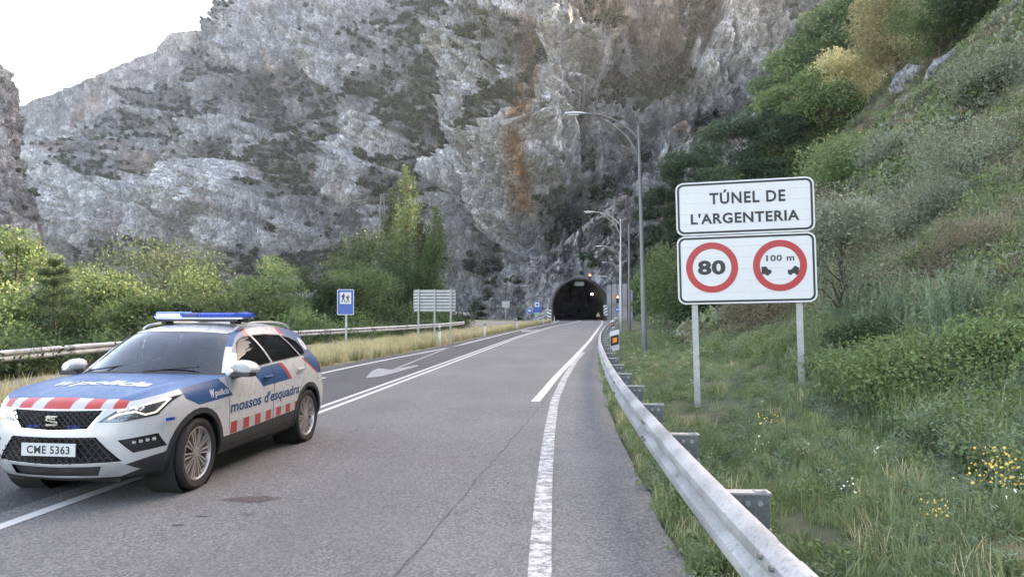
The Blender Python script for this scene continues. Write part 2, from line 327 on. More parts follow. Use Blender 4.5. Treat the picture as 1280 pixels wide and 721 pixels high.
strip('centre_line', XC, 10.2, 200, -.05, .05, .004, M['paint']); strip('centre_line', XC, 9.6, 128, -.29, -.20, .004, M['paint']); strip('centre_line', XC, -20, 10.1, -.06, .07, .004, M['paint'])
strip('edge_line', XL, 18.2, 200, -.07, .07, .004, M['paint']); strip('lane_line', XW, 14.2, 200, -.085, .085, .004, M['paint'])
strip('worn_edge_line', XE, -10, 31, -.075, .085, .006, M['paint_worn'])
strip('faint_line', Curve1([(-2.2, 22), (-1.75, 34), (-.6, 46), (1.4, 62)]), 22, 60, -1.35, -1.25, .004, M['paint_faint'])
def ground_poly(name, pts, z, mt, parent=road):
    return obj(name, mesh_np(name, [(x, y, z) for x, y in pts], np.array([list(range(len(pts)))]), mt), parent)
M['paint_old'] = paint('paint_old', (-.08, .10), (.30, .30, .30))
ground_poly('turn_arrow', [(-3.80, 19.2), (-3.51, 19.6), (-3.27, 21.0), (-2.95, 23.4), (-3.04, 23.7), (-3.6, 21.9), (-4.06, 22.4), (-4.05, 21.3)], .004, M['paint_old'])
ground_poly('turn_arrow', [(.75, 61.2), (1.35, 61.1), (2.3, 66), (3.5, 71.6), (3.2, 71.7), (1.9, 66.2), (1.3, 66.8), (.2, 66.2), (.85, 65.5)], .004, M['paint_old'])
ground_poly('dash_line', [(-4.95, 19.3), (-4.82, 19.3), (-5.1, 17.2), (-5.23, 17.2)], .005, M['paint'])
m = bpy.data.materials.new('tar_joint'); t = NT(m); t.pbr(t.ramp(t.noise(t.coord(), 30, 3), [(.35, (.035, .034, .033)), (.65, (.10, .098, .095))]), .9); M['tar'] = m
cy = np.arange(2, 15.2, .12); cx = np.interp(cy, [2, 4.88, 7.8, 15.8], [-1.2, -.76, -.34, .86]) + (fbm(np.stack([cy * 3, cy * 0, cy * 0], 1), 3, 77) - .5) * .06; wdt = .003 + .008 * vnoise(np.stack([cy * 5, cy * 0, cy * 0], 1), 5)
nn = len(cy); i = np.arange(nn - 1)
obj('road_joint', mesh_np('road_joint', np.concatenate([np.stack([cx - wdt, cy, 0 * cy + .003], 1), np.stack([cx + wdt, cy, 0 * cy + .003], 1)]), np.stack([i, i + nn, i + nn + 1, i + 1], 1), M['tar']), road)
def stain(name, c, rx, ry, col, seed, z=.0025):
    k = 40; a = np.linspace(0, 2 * np.pi, k, endpoint=False); rr = .55 + .9 * fbm(np.stack([np.cos(a) * 2.2, np.sin(a) * 2.2, 0 * a], 1), 3, seed)
    return ground_poly(name, list(zip(c[0] + rx * rr * np.cos(a), c[1] + ry * rr * np.sin(a))), z, col)
m = bpy.data.materials.new('oil_stain'); t = NT(m); k = t.noise(t.coord((1, 1, 1)), 22, 4, .7); t.pbr(t.ramp(k, [(.4, (.030, .016, .014)), (.66, (.11, .085, .08))]), .7); M['stain'] = m
stain('oil_stain', (-2.42, 6.86), .24, .11, M['stain'], 3); stain('oil_stain', (-2.62, 6.3), .06, .02, M['stain'], 8); stain('oil_stain', (-2.72, 6.05), .05, .03, M['stain'], 9); stain('oil_stain', (-2.25, 6.35), .05, .025, M['stain'], 12)
# ------------------------------------------------------------------ rock
def rockmat(name, base, pink, size, bl=1.0, lichen=.25):
    m = bpy.data.materials.new(name); t = NT(m); v = t.coord(); k = 1 / size
    n1 = t.noise(v, .012 * k, 5, .6); n2 = t.noise(v, .09 * k, 8, .72); n3 = t.noise(t.coord((1, 1, .18)), .11 * k, 7, .7, .6); n4 = t.noise(v, .7 * k, 5, .7)
    c = t.ramp(n2, [(.28, tuple(b * .58 for b in base)), (.46, tuple(b * .9 for b in base)), (.60, base), (.76, tuple(min(.8, b * 1.3) for b in base))])
    c = t.mix(t.mr(n1, .50, .68, 0, .45), c, t.ramp(n2, [(.3, tuple(b * .5 for b in pink)), (.7, tuple(b * 1.15 for b in pink))]))
    c = t.mix(t.mr(n3, .55, .72, 0, .38), c, tuple(b * .38 for b in base))
    c = t.mix(t.mr(t.noise(v, .05 * k, 6, .7), .6, .74, 0, .5), c, tuple(min(.8, b * 1.35) for b in base))
    c = t.mix(t.attr('warm'), c, t.ramp(n3, [(.3, (.16, .09, .055)), (.5, (.43, .24, .12)), (.72, (.45, .33, .23))]))
    fr_ = t.math('ADD', t.attr('fresh'), t.mr(n1, .3, .7, -.25, .25)); c = t.mix(1.0, c, t.ramp(fr_, [(.1, (.80, .80, .81)), (.85, (1.34, 1.335, 1.33))]), 'MULTIPLY')      # bare bluffs are paler than lichened slopes
    g = t.ramp(n4, [(.3, (.03, .04, .02)), (.6, (.075, .08, .045)), (.8, (.14, .13, .09))])
    vg = t.mr(t.math('ADD', t.attr('veg'), t.mr(n4, .3, .7, -.35, .35)), .5, .74, 0, .5); c = t.mix(vg, c, g)
    ck = t.noise(t.coord((1, 1, .6)), .16 * k, 9, .78, .4); cr_ = t.math('ABSOLUTE', t.math('SUBTRACT', ck, .5)); c = t.mix(t.math('MULTIPLY', t.mr(cr_, .0, .028, .8, 0), t.mr(vg, 0, 1, 1, 0)), c, tuple(b * .22 for b in base))  # thin dark crack lines: crevice shade painted into the rock colour
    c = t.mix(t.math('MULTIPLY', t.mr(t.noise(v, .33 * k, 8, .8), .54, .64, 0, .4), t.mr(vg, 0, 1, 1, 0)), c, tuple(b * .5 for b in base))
    wv = t.n('ShaderNodeVectorMath'); wv.operation = 'MULTIPLY_ADD'; wn_ = t.n('ShaderNodeTexNoise'); t.l(v, wn_.inputs['Vector']); wn_.inputs['Scale'].default_value = .12 * k; wn_.inputs['Detail'].default_value = 5; t.l(wn_.outputs['Color'], wv.inputs[0]); wv.inputs[1].default_value = (7 * size,) * 3; t.l(t.coord((1, 1, .62), rot=(0, R(18), 0)), wv.inputs[2]); hb = None; rk = t.mr(vg, 0, .5, 1, .3)
    for scl_, wdt_, dk_ in ((.085, .045, .75), (.26, .06, .6), (.7, .08, .4)):  # cell edges darkened likewise, crevice shade put into the colour
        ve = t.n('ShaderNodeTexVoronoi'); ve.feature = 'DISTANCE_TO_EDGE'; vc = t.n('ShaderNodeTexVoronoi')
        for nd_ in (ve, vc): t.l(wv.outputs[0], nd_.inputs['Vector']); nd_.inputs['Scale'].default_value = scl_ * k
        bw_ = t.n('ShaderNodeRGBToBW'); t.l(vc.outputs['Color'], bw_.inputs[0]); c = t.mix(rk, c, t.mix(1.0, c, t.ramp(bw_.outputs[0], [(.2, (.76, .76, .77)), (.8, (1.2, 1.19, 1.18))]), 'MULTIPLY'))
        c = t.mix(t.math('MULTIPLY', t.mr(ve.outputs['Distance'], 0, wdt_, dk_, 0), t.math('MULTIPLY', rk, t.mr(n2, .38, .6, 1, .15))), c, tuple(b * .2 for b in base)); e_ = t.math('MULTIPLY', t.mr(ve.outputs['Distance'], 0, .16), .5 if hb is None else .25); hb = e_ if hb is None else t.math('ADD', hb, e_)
    h = t.math('ADD', hb, t.math('ADD', n2, t.math('MULTIPLY', t.noise(v, .45 * k, 8, .75), .6)))
    t.pbr(c, .95, 0, t.bump(h, .9 * bl, 6 * size), Specular_IOR_Level=.2); return m
def cells(a, b, seed):
    """2-D cellular noise: nearest distance and that cell's own value"""
    ia = np.floor(a); ib = np.floor(b); best = np.full(a.shape, 9.0); val = np.zeros(a.shape); z = np.zeros(a.shape)
    for i in (-1, 0, 1):
        for j in (-1, 0, 1):
            ca = ia + i; cb = ib + j; ja = _h(ca, cb, z, seed); jb = _h(ca, cb, z + 1, seed); d = (ca + ja - a) ** 2 + (cb + jb - b) ** 2; k = d < best
            best = np.where(k, d, best); val = np.where(k, _h(ca, cb, z + 2, seed), val)
    return np.sqrt(best), val
VEG = []          # spots for the scrub on the cliffs
def cliff(name, path, ncol, nrow, sky_pts, slope, diag, seed, size, mt, zb=-12, back=80, ledge=(.48, .60), amps=(22, 9, 4.5, 2.0, .9), warm=None, hole=None, veg_dens=0, veg_size=1, bulge=None, vegbias=0.0, lz=(.12, 1.5), vmax=1e9, forms=None, fm=1.5):
    P = crom(path, ncol); T = np.gradient(P, axis=0); T /= np.linalg.norm(T, axis=1)[:, None]; Nn = np.stack([T[:, 1], -T[:, 0]], 1)
    if Nn[:, 1].mean() > 0: Nn = -Nn
    for _ in range(ncol // 8): Nn[1:-1] = (Nn[:-2] + Nn[1:-1] * 2 + Nn[2:]) / 4
    Nn /= np.linalg.norm(Nn, axis=1)[:, None]; sd = np.concatenate([[0], np.cumsum(np.linalg.norm(np.diff(P, axis=0), axis=1))])
    sx = [p[0] for p in sky_pts]; sy = [p[1] for p in sky_pts]; cr = np.full(ncol, 50.0)
    for _ in range(40):
        Q = P - Nn * (slope * cr)[:, None]; px = 640 + FPX * Q[:, 0] / np.maximum(Q[:, 1], 30); zt = CAM_H + (388.4 - np.interp(px, sx, sy)) / FPX * Q[:, 1]; cr = cr * .6 + np.clip(zt, 1, vmax) * .4
    kk = max(1, ncol // 300)
    for _ in range(kk * 2): cr[1:-1] = (cr[:-2] + 2 * cr[1:-1] + cr[2:]) / 4
    vv = np.linspace(0, 1, nrow); Z = zb + (cr[None, :] - zb) * vv[:, None]; S = np.broadcast_to(sd[None, :], Z.shape)
    ca, sa = math.cos(diag), math.sin(diag); A = (S * ca + Z * sa) / (170 * size); B = (-S * sa + Z * ca) / (48 * size)
    q = np.stack([A.ravel(), B.ravel(), np.zeros(A.size) + seed], 1); q2 = q + (fbm(q * 1.7, 3, seed + 50)[:, None] - .5) * .9
    mk = sstep(ledge[0], ledge[1], fbm(q2 * 1.3, 4, seed)).reshape(Z.shape)
    vb = np.zeros(Z.shape); bl_ = np.zeros(Z.shape) + .4
    if forms:                       # large bluffs (steep, bare) and gullies (gentle, overgrown) surveyed from the photograph
        X0 = P[None, :, 0] - Nn[None, :, 0] * slope * Z; Y0 = P[None, :, 1] - Nn[None, :, 1] * slope * Z; fx = 640 + FPX * X0 / Y0; fy = 388.4 - FPX * (Z - CAM_H) / Y0
        q3 = np.stack([X0.ravel(), Y0.ravel(), Z.ravel()], 1) / (45 * size); fx = fx + ((fbm(q3, 4, seed + 81) - .5) * 130).reshape(Z.shape); fy = fy + ((fbm(q3, 4, seed + 83) - .5) * 110).reshape(Z.shape); bl_ = np.zeros(Z.shape); gu = np.zeros(Z.shape)
        for cx, cy, rx, ry, an_, sg_ in forms:
            dx, dy_ = fx - cx, fy - cy; c_, s_ = math.cos(R(an_)), math.sin(R(an_)); e = np.sqrt(((dx * c_ - dy_ * s_) / rx) ** 2 + ((dx * s_ + dy_ * c_) / ry) ** 2); k_ = sstep(1.12, .82, e)
            if sg_ > 0: bl_ = np.maximum(bl_, k_ * sg_)
            else: gu = np.maximum(gu, k_ * -sg_)
        mk = np.clip(mk * (1 - .9 * bl_) + gu * .85 * (1 - bl_), 0, 1); vb = .70 * gu * (1 - bl_) - .38 * bl_
    bq = np.stack([(S * ca + Z * sa).ravel() * .4, (-S * sa + Z * ca).ravel(), np.zeros(S.size) + seed], 1); mf = sstep(.50, .60, fbm(bq / (11 * size) + (fbm(bq / (23 * size), 2, seed + 71)[:, None] - .5) * 1.5, 3, seed + 73)).reshape(Z.shape)
    dS = lz[0] + (lz[1] - lz[0]) * mk + (fm * mf * (1 - .75 * bl_) if forms else fm * mf); dz = np.diff(Z, axis=0, prepend=Z[:1]); St = np.cumsum(dS * dz, axis=0)
    sc_ = slope * (cr - zb) / np.maximum(St[-1], 1e-3)
    for _ in range(ncol // 6): sc_[1:-1] = (sc_[:-2] + 2 * sc_[1:-1] + sc_[2:]) / 4
    St *= np.clip(sc_, .4, 2.5)[None, :]
    X = P[None, :, 0] - Nn[None, :, 0] * St; Y = P[None, :, 1] - Nn[None, :, 1] * St
    W = np.stack([X.ravel(), Y.ravel(), Z.ravel()], 1)
    an = np.stack([W[:, 0], W[:, 1], W[:, 2] * .45], 1); u = size
    # tilted frame follows the bedding
    bd = np.stack([(S * ca + Z * sa).ravel() * .33, (-S * sa + Z * ca).ravel(), W[:, 1] * .5], 1)
    an = np.stack([W[:, 0], W[:, 1], W[:, 2] * .7], 1)
    d = amps[0] * (fbm(W / (140 * u), 2, seed + 1, ridged=True) - .55) + amps[1] * (fbm(an / (40 * u), 4, seed + 2, ridged=True) - .55) + amps[2] * (fbm(bd / (14 * u), 3, seed + 3, ridged=True) - .55)
    wx = fbm(W / (12 * u), 2, seed + 61) * 1.3; wy = fbm(W / (12 * u), 2, seed + 67) * 1.3
    for sz_, am_ in ((30 * u, amps[1] * .75), (11 * u, amps[2] * .75), (4.6 * u, amps[3] * .8)):
        f1, cv = cells(bd[:, 0] * 2.2 / sz_ + wx, bd[:, 1] / sz_ * 1.25 + wy, seed + int(sz_ * 3)); d = d + am_ * (cv - .5 - .55 * f1)
    pass
    vf = np.stack([W[:, 0], W[:, 1], W[:, 2] * .16], 1); d += amps[2] * .55 * (fbm(vf / (9 * u), 3, seed + 13, ridged=True) - .55)
    st_ = np.stack([(S * ca + Z * sa).ravel() * .14, (-S * sa + Z * ca).ravel(), W[:, 1] * .1], 1); d += amps[1] * .7 * (fbm(st_ / (17 * u) + (fbm(W / (60 * u), 2, seed + 91)[:, None] - .5) * 1.2, 3, seed + 93, ridged=True) - .55)
    d += amps[3] * (fbm(an / (5.5 * u), 3, seed + 4, ridged=True) - .55) + amps[4] * (fbm(W / (2.4 * u), 2, seed + 5) - .5) * 2
    d = d.reshape(Z.shape) * sstep(0, .04, vv)[:, None]
    if forms: d = d + 20 * bl_ - 24 * gu
    if bulge is not None: d = d + bulge(X, Y, Z)
    if hole is not None: d = d * hole[1](X, Y, Z)
    X = X + Nn[None, :, 0] * d; Y = Y + Nn[None, :, 1] * d; Zd = Z + d * .25
    # roll over the top, so that the rock has a back
    nb = 5; Xb = [X]; Yb = [Y]; Zb = [Zd]
    for k in range(1, nb + 1):
        Xb.append((X[-1] - Nn[:, 0] * back * k / nb)[None]); Yb.append((Y[-1] - Nn[:, 1] * back * k / nb)[None]); Zb.append((Zd[-1] - (k / nb) ** 1.6 * np.minimum(back * .7, np.maximum(Zd[-1] - zb, 1)))[None])
    X = np.concatenate(Xb); Y = np.concatenate(Yb); Zd = np.concatenate(Zb); r = nrow + nb
    V = np.stack([X, Y, Zd], 2); du = np.gradient(V, axis=1); dv = np.gradient(V, axis=0); nm = np.cross(du, dv); ar = np.linalg.norm(nm, axis=2); nm /= np.maximum(ar, 1e-9)[..., None]
    if nm[..., 1].mean() > 0: nm = -nm
    nz = np.abs(nm[..., 2]); pn = fbm(V.reshape(-1, 3) / (30 * size), 4, seed + 20).reshape(nz.shape)
    mk2 = np.concatenate([mk, np.repeat(mk[-1:], nb, 0)])
    vb = np.concatenate([vb, np.repeat(vb[-1:], nb, 0)])
    veg = sstep(.40, .66, vb + nz * .38 + mk2 * .38 + (pn - .5) * 1.15 + vegbias)
    wm = warm(X, Y, Zd, seed) if warm else np.zeros_like(veg)
    fc = gridf(r, ncol)
    if hole is not None:
        cen = V.reshape(-1, 3)[fc].mean(1); fc = fc[~hole[0](cen)]
    me = mesh_np(name, V.reshape(-1, 3), fc, mt, True)
    blv = np.concatenate([bl_, np.repeat(bl_[-1:], nb, 0)])
    for nmn, arr in (('veg', veg), ('warm', wm), ('fresh', blv)):
        at_ = me.attributes.new(nmn, 'FLOAT', 'POINT'); at_.data.foreach_set('value', arr.ravel().astype(np.float32))
    o = obj(name, me); tag(o, kind='structure')
    if veg_dens:
        Vf = V.reshape(-1, 3); pxx = 640 + FPX * Vf[:, 0] / Vf[:, 1]; w = (veg ** 1.5 * ar).ravel() * ((pxx > -60) & (pxx < 1340) & (Vf[:, 2] < CAM_H + .52 * Vf[:, 1]))
        if hole is not None: w = w * ~hole[0](Vf)
        k = np.random.default_rng(seed).choice(len(Vf), size=veg_dens, p=w / w.sum())
        VEG.append((Vf[k], veg_size))
    return o
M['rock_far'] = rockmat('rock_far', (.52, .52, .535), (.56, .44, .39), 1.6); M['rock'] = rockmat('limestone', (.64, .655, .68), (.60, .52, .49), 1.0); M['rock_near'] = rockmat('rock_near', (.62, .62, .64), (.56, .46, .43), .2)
def warm_main(X, Y, Z, seed):
    px = 640 + FPX * X / Y; h = (Z - CAM_H) / Y
    c = 652 + 7 * np.sin(h * 22) ; w = np.exp(-((px - c) / 15) ** 4) * sstep(.11, .16, h) * sstep(.44, .36, h)
    n = fbm(np.stack([X.ravel() / 11, Y.ravel() / 11, Z.ravel() / 34], 1), 3, seed + 31).reshape(X.shape)
    sp = sstep(.66, .80, fbm(np.stack([X.ravel() / 60, Y.ravel() / 60, Z.ravel() / 90], 1), 3, seed + 37).reshape(X.shape)) * .8
    return np.clip(w * sstep(.22, .5, n) * 1.25 + sp * .75, 0, 1)
def bulge_main(X, Y, Z):
    px = 640 + FPX * X / np.maximum(Y, 1); h = Z / np.maximum(Y, 1)
    g = lambda cx, sxx, cy, sy_, a: a * np.exp(-((px - cx) / sxx) ** 2 - ((h - cy) / sy_) ** 2)
    return g(690, 62, .27, .17, 46) + g(335, 70, .10, .09, 70) + g(120, 75, .14, .09, 60) + g(515, 45, .10, .10, 30) - g(215, 28, .12, .12, 45) - g(590, 26, .22, .2, 25) - g(430, 35, .1, .1, 40)
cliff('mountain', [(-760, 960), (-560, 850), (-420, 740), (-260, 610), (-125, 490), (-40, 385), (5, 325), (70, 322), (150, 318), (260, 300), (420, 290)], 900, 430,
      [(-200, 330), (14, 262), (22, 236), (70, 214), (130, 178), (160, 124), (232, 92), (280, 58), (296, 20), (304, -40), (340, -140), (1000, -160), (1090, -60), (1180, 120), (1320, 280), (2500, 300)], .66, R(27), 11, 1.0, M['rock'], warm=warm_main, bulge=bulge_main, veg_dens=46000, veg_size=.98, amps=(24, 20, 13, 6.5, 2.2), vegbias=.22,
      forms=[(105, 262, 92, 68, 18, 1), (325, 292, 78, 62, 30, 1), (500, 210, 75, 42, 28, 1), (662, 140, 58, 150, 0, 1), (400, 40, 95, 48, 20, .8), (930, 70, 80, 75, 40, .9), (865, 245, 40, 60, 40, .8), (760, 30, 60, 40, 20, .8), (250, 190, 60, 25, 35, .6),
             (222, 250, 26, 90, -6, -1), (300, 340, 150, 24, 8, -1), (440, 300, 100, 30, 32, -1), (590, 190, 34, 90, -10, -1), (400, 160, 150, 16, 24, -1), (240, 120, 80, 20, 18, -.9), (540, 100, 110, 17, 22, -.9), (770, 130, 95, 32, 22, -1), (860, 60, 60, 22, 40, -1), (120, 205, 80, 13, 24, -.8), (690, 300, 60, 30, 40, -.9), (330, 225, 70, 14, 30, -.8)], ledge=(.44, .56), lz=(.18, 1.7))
def warm_far(X, Y, Z, seed):
    px = 640 + FPX * X / Y; h = (Z - CAM_H) / Y; w = np.exp(-((px - 105) / 26) ** 2 - ((h - .255) / .035) ** 2)
    n = fbm(np.stack([X.ravel() / 70, Y.ravel() / 70, Z.ravel() / 180], 1), 3, 3).reshape(X.shape); return np.clip(w * 1.3 * sstep(.3, .5, n) + sstep(.62, .8, n) * .5, 0, 1)
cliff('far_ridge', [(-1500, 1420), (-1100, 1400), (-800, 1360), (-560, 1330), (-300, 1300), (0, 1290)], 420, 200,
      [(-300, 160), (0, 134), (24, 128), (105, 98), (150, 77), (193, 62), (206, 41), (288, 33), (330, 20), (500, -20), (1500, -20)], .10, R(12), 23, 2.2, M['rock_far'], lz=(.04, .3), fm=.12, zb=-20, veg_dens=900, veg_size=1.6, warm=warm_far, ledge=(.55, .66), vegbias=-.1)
def left_crag():
    nz_, na = 150, 150; z = np.linspace(-8, 96, nz_); an = np.linspace(0, 2 * np.pi, na, endpoint=False); rad = np.interp(z, [-8, 35, 45, 52, 62, 90, 94, 96], [37, 33, 31, 27, 25.5, 24, 18, 0]); Rr, A_ = np.meshgrid(rad, an, indexing='ij'); Zz = np.repeat(z[:, None], na, 1)
    W = np.stack([(-212 + Rr * np.cos(A_)).ravel(), (268 + Rr * np.sin(A_)).ravel(), Zz.ravel()], 1); vf = W * np.array([1, 1, .25]); d = 5 * (fbm(vf / 9, 4, 5, ridged=True) - .6) + 3.0 * (fbm(W / 5, 4, 9, ridged=True) - .6); f1, cv = cells(A_.ravel() * 7, W[:, 2] / 7, 3); d += 2.2 * (cv - .5 - .6 * f1); k = np.minimum(1, Rr.ravel() / 10)
    W[:, 0] += d * k * np.cos(A_.ravel()); W[:, 1] += d * k * np.sin(A_.ravel()); W[:, 2] += d * .3; i = np.arange(nz_ * na).reshape(nz_, na); j = np.roll(i, -1, 1); F = np.stack([i[:-1].ravel(), j[:-1].ravel(), j[1:].ravel(), i[1:].ravel()], 1)
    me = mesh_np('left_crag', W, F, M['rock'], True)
    for nm in ('veg', 'warm', 'fresh'): me.attributes.new(nm, 'FLOAT', 'POINT')
    tag(obj('left_crag', me), kind='structure'); kk = np.random.default_rng(4).choice(len(W), 70); VEG.append((W[kk] + np.array([0, 0, .5]), .5))
left_crag()
# ---- the spur the tunnel enters
TX, TY, TW, TS = 12.4, 136.0, 4.85, 2.6
def arch(w, s, n=28):
    return [(-w, -.3), (-w, s)] + [(-w * math.cos(math.pi * k / n), s + w * math.sin(math.pi * k / n)) for k in range(1, n)] + [(w, s), (w, -.3)]
def in_portal(c):
    x = c[:, 0] - TX; z = c[:, 2]; r = TW + .35
    return (np.abs(c[:, 1] - TY - 1) < 9) & (np.abs(x) < r) & ((z < TS) | (x ** 2 + (z - TS) ** 2 < r ** 2))
def calm(X, Y, Z):
    r = np.sqrt((X - TX) ** 2 + (np.maximum(Z - 2, 0)) ** 2); return .12 + .88 * sstep(5, 13, r)
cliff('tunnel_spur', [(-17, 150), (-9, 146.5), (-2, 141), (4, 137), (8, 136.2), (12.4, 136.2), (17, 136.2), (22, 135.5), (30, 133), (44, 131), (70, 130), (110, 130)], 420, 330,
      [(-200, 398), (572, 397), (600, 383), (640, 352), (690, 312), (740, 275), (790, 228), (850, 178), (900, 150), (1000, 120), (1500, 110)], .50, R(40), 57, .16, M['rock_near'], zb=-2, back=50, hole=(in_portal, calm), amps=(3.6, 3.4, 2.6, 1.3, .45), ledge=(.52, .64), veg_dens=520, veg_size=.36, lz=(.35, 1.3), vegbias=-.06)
# ------------------------------------------------------------------ tunnel portal
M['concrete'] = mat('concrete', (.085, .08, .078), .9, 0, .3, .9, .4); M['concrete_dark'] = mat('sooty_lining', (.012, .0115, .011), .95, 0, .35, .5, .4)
M['galv'] = galv('galvanised_steel', (.30, .31, .325)); M['galv_dark'] = galv('weathered_steel', (.14, .145, .15), .4, .6); M['alu'] = galv('aluminium_back', (.40, .41, .40), .35, .55)
M['white'] = mat('white_sheet', (.54, .54, .55), .45, 0, .05, 3); M['black'] = mat('black_print', (.012, .012, .014), .5); M['red'] = mat('red_print', (.38, .018, .024), .45); M['blue'] = mat('blue_print', (.012, .075, .32), .4); M['orange'] = mat('orange_reflector', (.85, .22, .02), .4)
portal = empty('tunnel_portal', (TX, TY, 0)); tag(portal, 'arched road tunnel mouth cut into the foot of the rock face', 'tunnel')
def ring(inner, outer, y0, y1):
    b = MB(); n = len(inner)
    for k in range(n - 1):
        i0, i1, o0, o1 = inner[k], inner[k + 1], outer[k], outer[k + 1]
        q = [(i0[0], y0, i0[1]), (i1[0], y0, i1[1]), (o1[0], y0, o1[1]), (o0[0], y0, o0[1]), (i0[0], y1, i0[1]), (i1[0], y1, i1[1]), (o1[0], y1, o1[1]), (o0[0], y1, o0[1])]
        b.add(q, [(0, 1, 2, 3), (0, 4, 5, 1), (3, 2, 6, 7)])
    return b
ai = arch(TW, TS); ao = arch(TW + .42, TS)
ring(ai, ao, -1.6, 2.5).build('portal_ring', M['concrete'], portal)
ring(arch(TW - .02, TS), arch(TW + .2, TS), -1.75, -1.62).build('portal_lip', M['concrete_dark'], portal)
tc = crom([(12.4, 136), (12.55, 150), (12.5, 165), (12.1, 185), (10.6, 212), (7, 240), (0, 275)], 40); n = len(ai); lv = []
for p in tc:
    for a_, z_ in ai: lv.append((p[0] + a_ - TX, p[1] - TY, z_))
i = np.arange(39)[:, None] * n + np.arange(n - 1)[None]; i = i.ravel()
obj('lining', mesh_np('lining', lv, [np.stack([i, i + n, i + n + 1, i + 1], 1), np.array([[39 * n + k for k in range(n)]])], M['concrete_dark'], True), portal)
M['lamp_on'] = emit('tunnel_lamp_glow', (1.0, .93, .78), 5)
for x, y in ((15.75, 145), (15.95, 165), (15.5, 186), (14.1, 212)):
    l = MB().box((x - TX, y - TY, 5.18), (.5, .7, .16)).build('tunnel_lamp', M['galv_dark'], portal); MB().box((x - TX, y - TY, 4.99), (.34, .4, .2)).build('diffuser', M['lamp_on'], l)
b = MB().box((0, -.55, 6.72), (1.75, .25, .8)).build('message_board', M['galv_dark'], portal); MB().box((0, -.69, 6.72), (1.6, .02, .66)).build('screen', mat('grey_screen', (.16, .17, .17), .4), b)
# concrete wall beside the mouth
w = empty('retaining_wall', (18.6, 134.2, 0)); tag(w, 'grey concrete panel wall standing right of the tunnel mouth', 'wall')
for k in range(5): MB().box((k * .86 - .85, .22 * (k % 2) - k * .62, 3.1), (.82, .5, 6.6 + .3 * (k % 2)), R(-20)).build('wall_panel', mat('panel_concrete_%d' % k, (.20 + .03 * (k % 2), .20, .205), .9, 0, .35, .5, .3), w)
# chevron boards at both sides of the mouth
def chevron(loc, flip, label):
    r = empty('chevron_board', loc); tag(r, label, 'hazard board', 'chevron boards at the tunnel mouth')
    MB().box((0, 0, .92), (.72, .04, 1.84)).build('board', M['white'], r)
    for k in range(3):
        z = .08 + k * .58; s = .42 if flip else -.30
        MB().prism([(-.35, z + .0 - s * .5 + .15), (.35, z + s * .5 + .15), (.35, z + s * .5 + .37), (-.35, z - s * .5 + .37)] if True else [], -.024, -.021).build('black_band', M['black'], r)
    for s in (-.25, .25): MB().tube([(s, .05, -.2), (s, .05, 1.7)], .03, 6).build('leg', M['galv_dark'], r)
    return r
chevron((6.75, 133.2, .1), False, 'black and white striped board left of the tunnel mouth'); chevron((16.95, 133.6, .9), True, 'black and white striped board right of the tunnel mouth')
# ------------------------------------------------------------------ text
def text_mesh(s, size, mt, bold=0.0, shear=0.0, spacing=1.0, align='CENTER', depth=.0):
    cu = bpy.data.curves.new('lettering', 'FONT'); cu.body = s; cu.size = size; cu.offset = bold; cu.shear = shear; cu.space_character = spacing; cu.align_x = align; cu.extrude = depth; cu.resolution_u = 3
    o = bpy.data.objects.new('lettering', cu); COL.objects.link(o); dg = bpy.context.evaluated_depsgraph_get(); me = bpy.data.meshes.new_from_object(o.evaluated_get(dg)); bpy.data.objects.remove(o); bpy.data.curves.remove(cu)
    me.materials.clear(); me.materials.append(mt); return me
def fit_text(me, w=None, h=None):
    v = np.empty(len(me.vertices) * 3, np.float32); me.vertices.foreach_get('co', v); v = v.reshape(-1, 3); lo, hi = v.min(0), v.max(0)
    v[:, 0] -= (lo[0] + hi[0]) / 2; v[:, 1] -= (lo[1] + hi[1]) / 2
    if w: v[:, 0] *= w / (hi[0] - lo[0])
    if h: v[:, 1] *= h / (hi[1] - lo[1])
    me.vertices.foreach_set('co', v.ravel()); me.update(); return me
def place_text(name, me, parent, x, y, z):            # lettering standing in the x-z plane, facing -y
    return obj(name, me, parent, (x, y, z), (R(90), 0, 0))
def rrect(w, h, r, n=6, cx=0, cz=0):
    out = []
    for sx, sz, a0 in ((1, 1, 0), (-1, 1, 90), (-1, -1, 180), (1, -1, 270)):
        for k in range(n + 1):
            a = R(a0 + 90 * k / n); out.append((cx + sx * (w / 2 - r) + r * math.cos(a), cz + sz * (h / 2 - r) + r * math.sin(a)))
    return out
def band(outer, inner, y0, y1):
    b = MB(); n = len(outer); vs = [(x, y, z) for y in (y0, y1) for p in (outer, inner) for x, z in p]
    fs = []
    for k in range(n):
        j = (k + 1) % n; fs += [(k, j, n + j, n + k), (2 * n + k, 3 * n + k, 3 * n + j, 2 * n + j), (k, 2 * n + k, 2 * n + j, j), (n + k, n + j, 3 * n + j, 3 * n + k)]
    return b.add(vs, fs)
def circle(r, n=48, cx=0, cz=0): return [(cx + r * math.cos(2 * math.pi * k / n), cz + r * math.sin(2 * math.pi * k / n)) for k in range(n)]
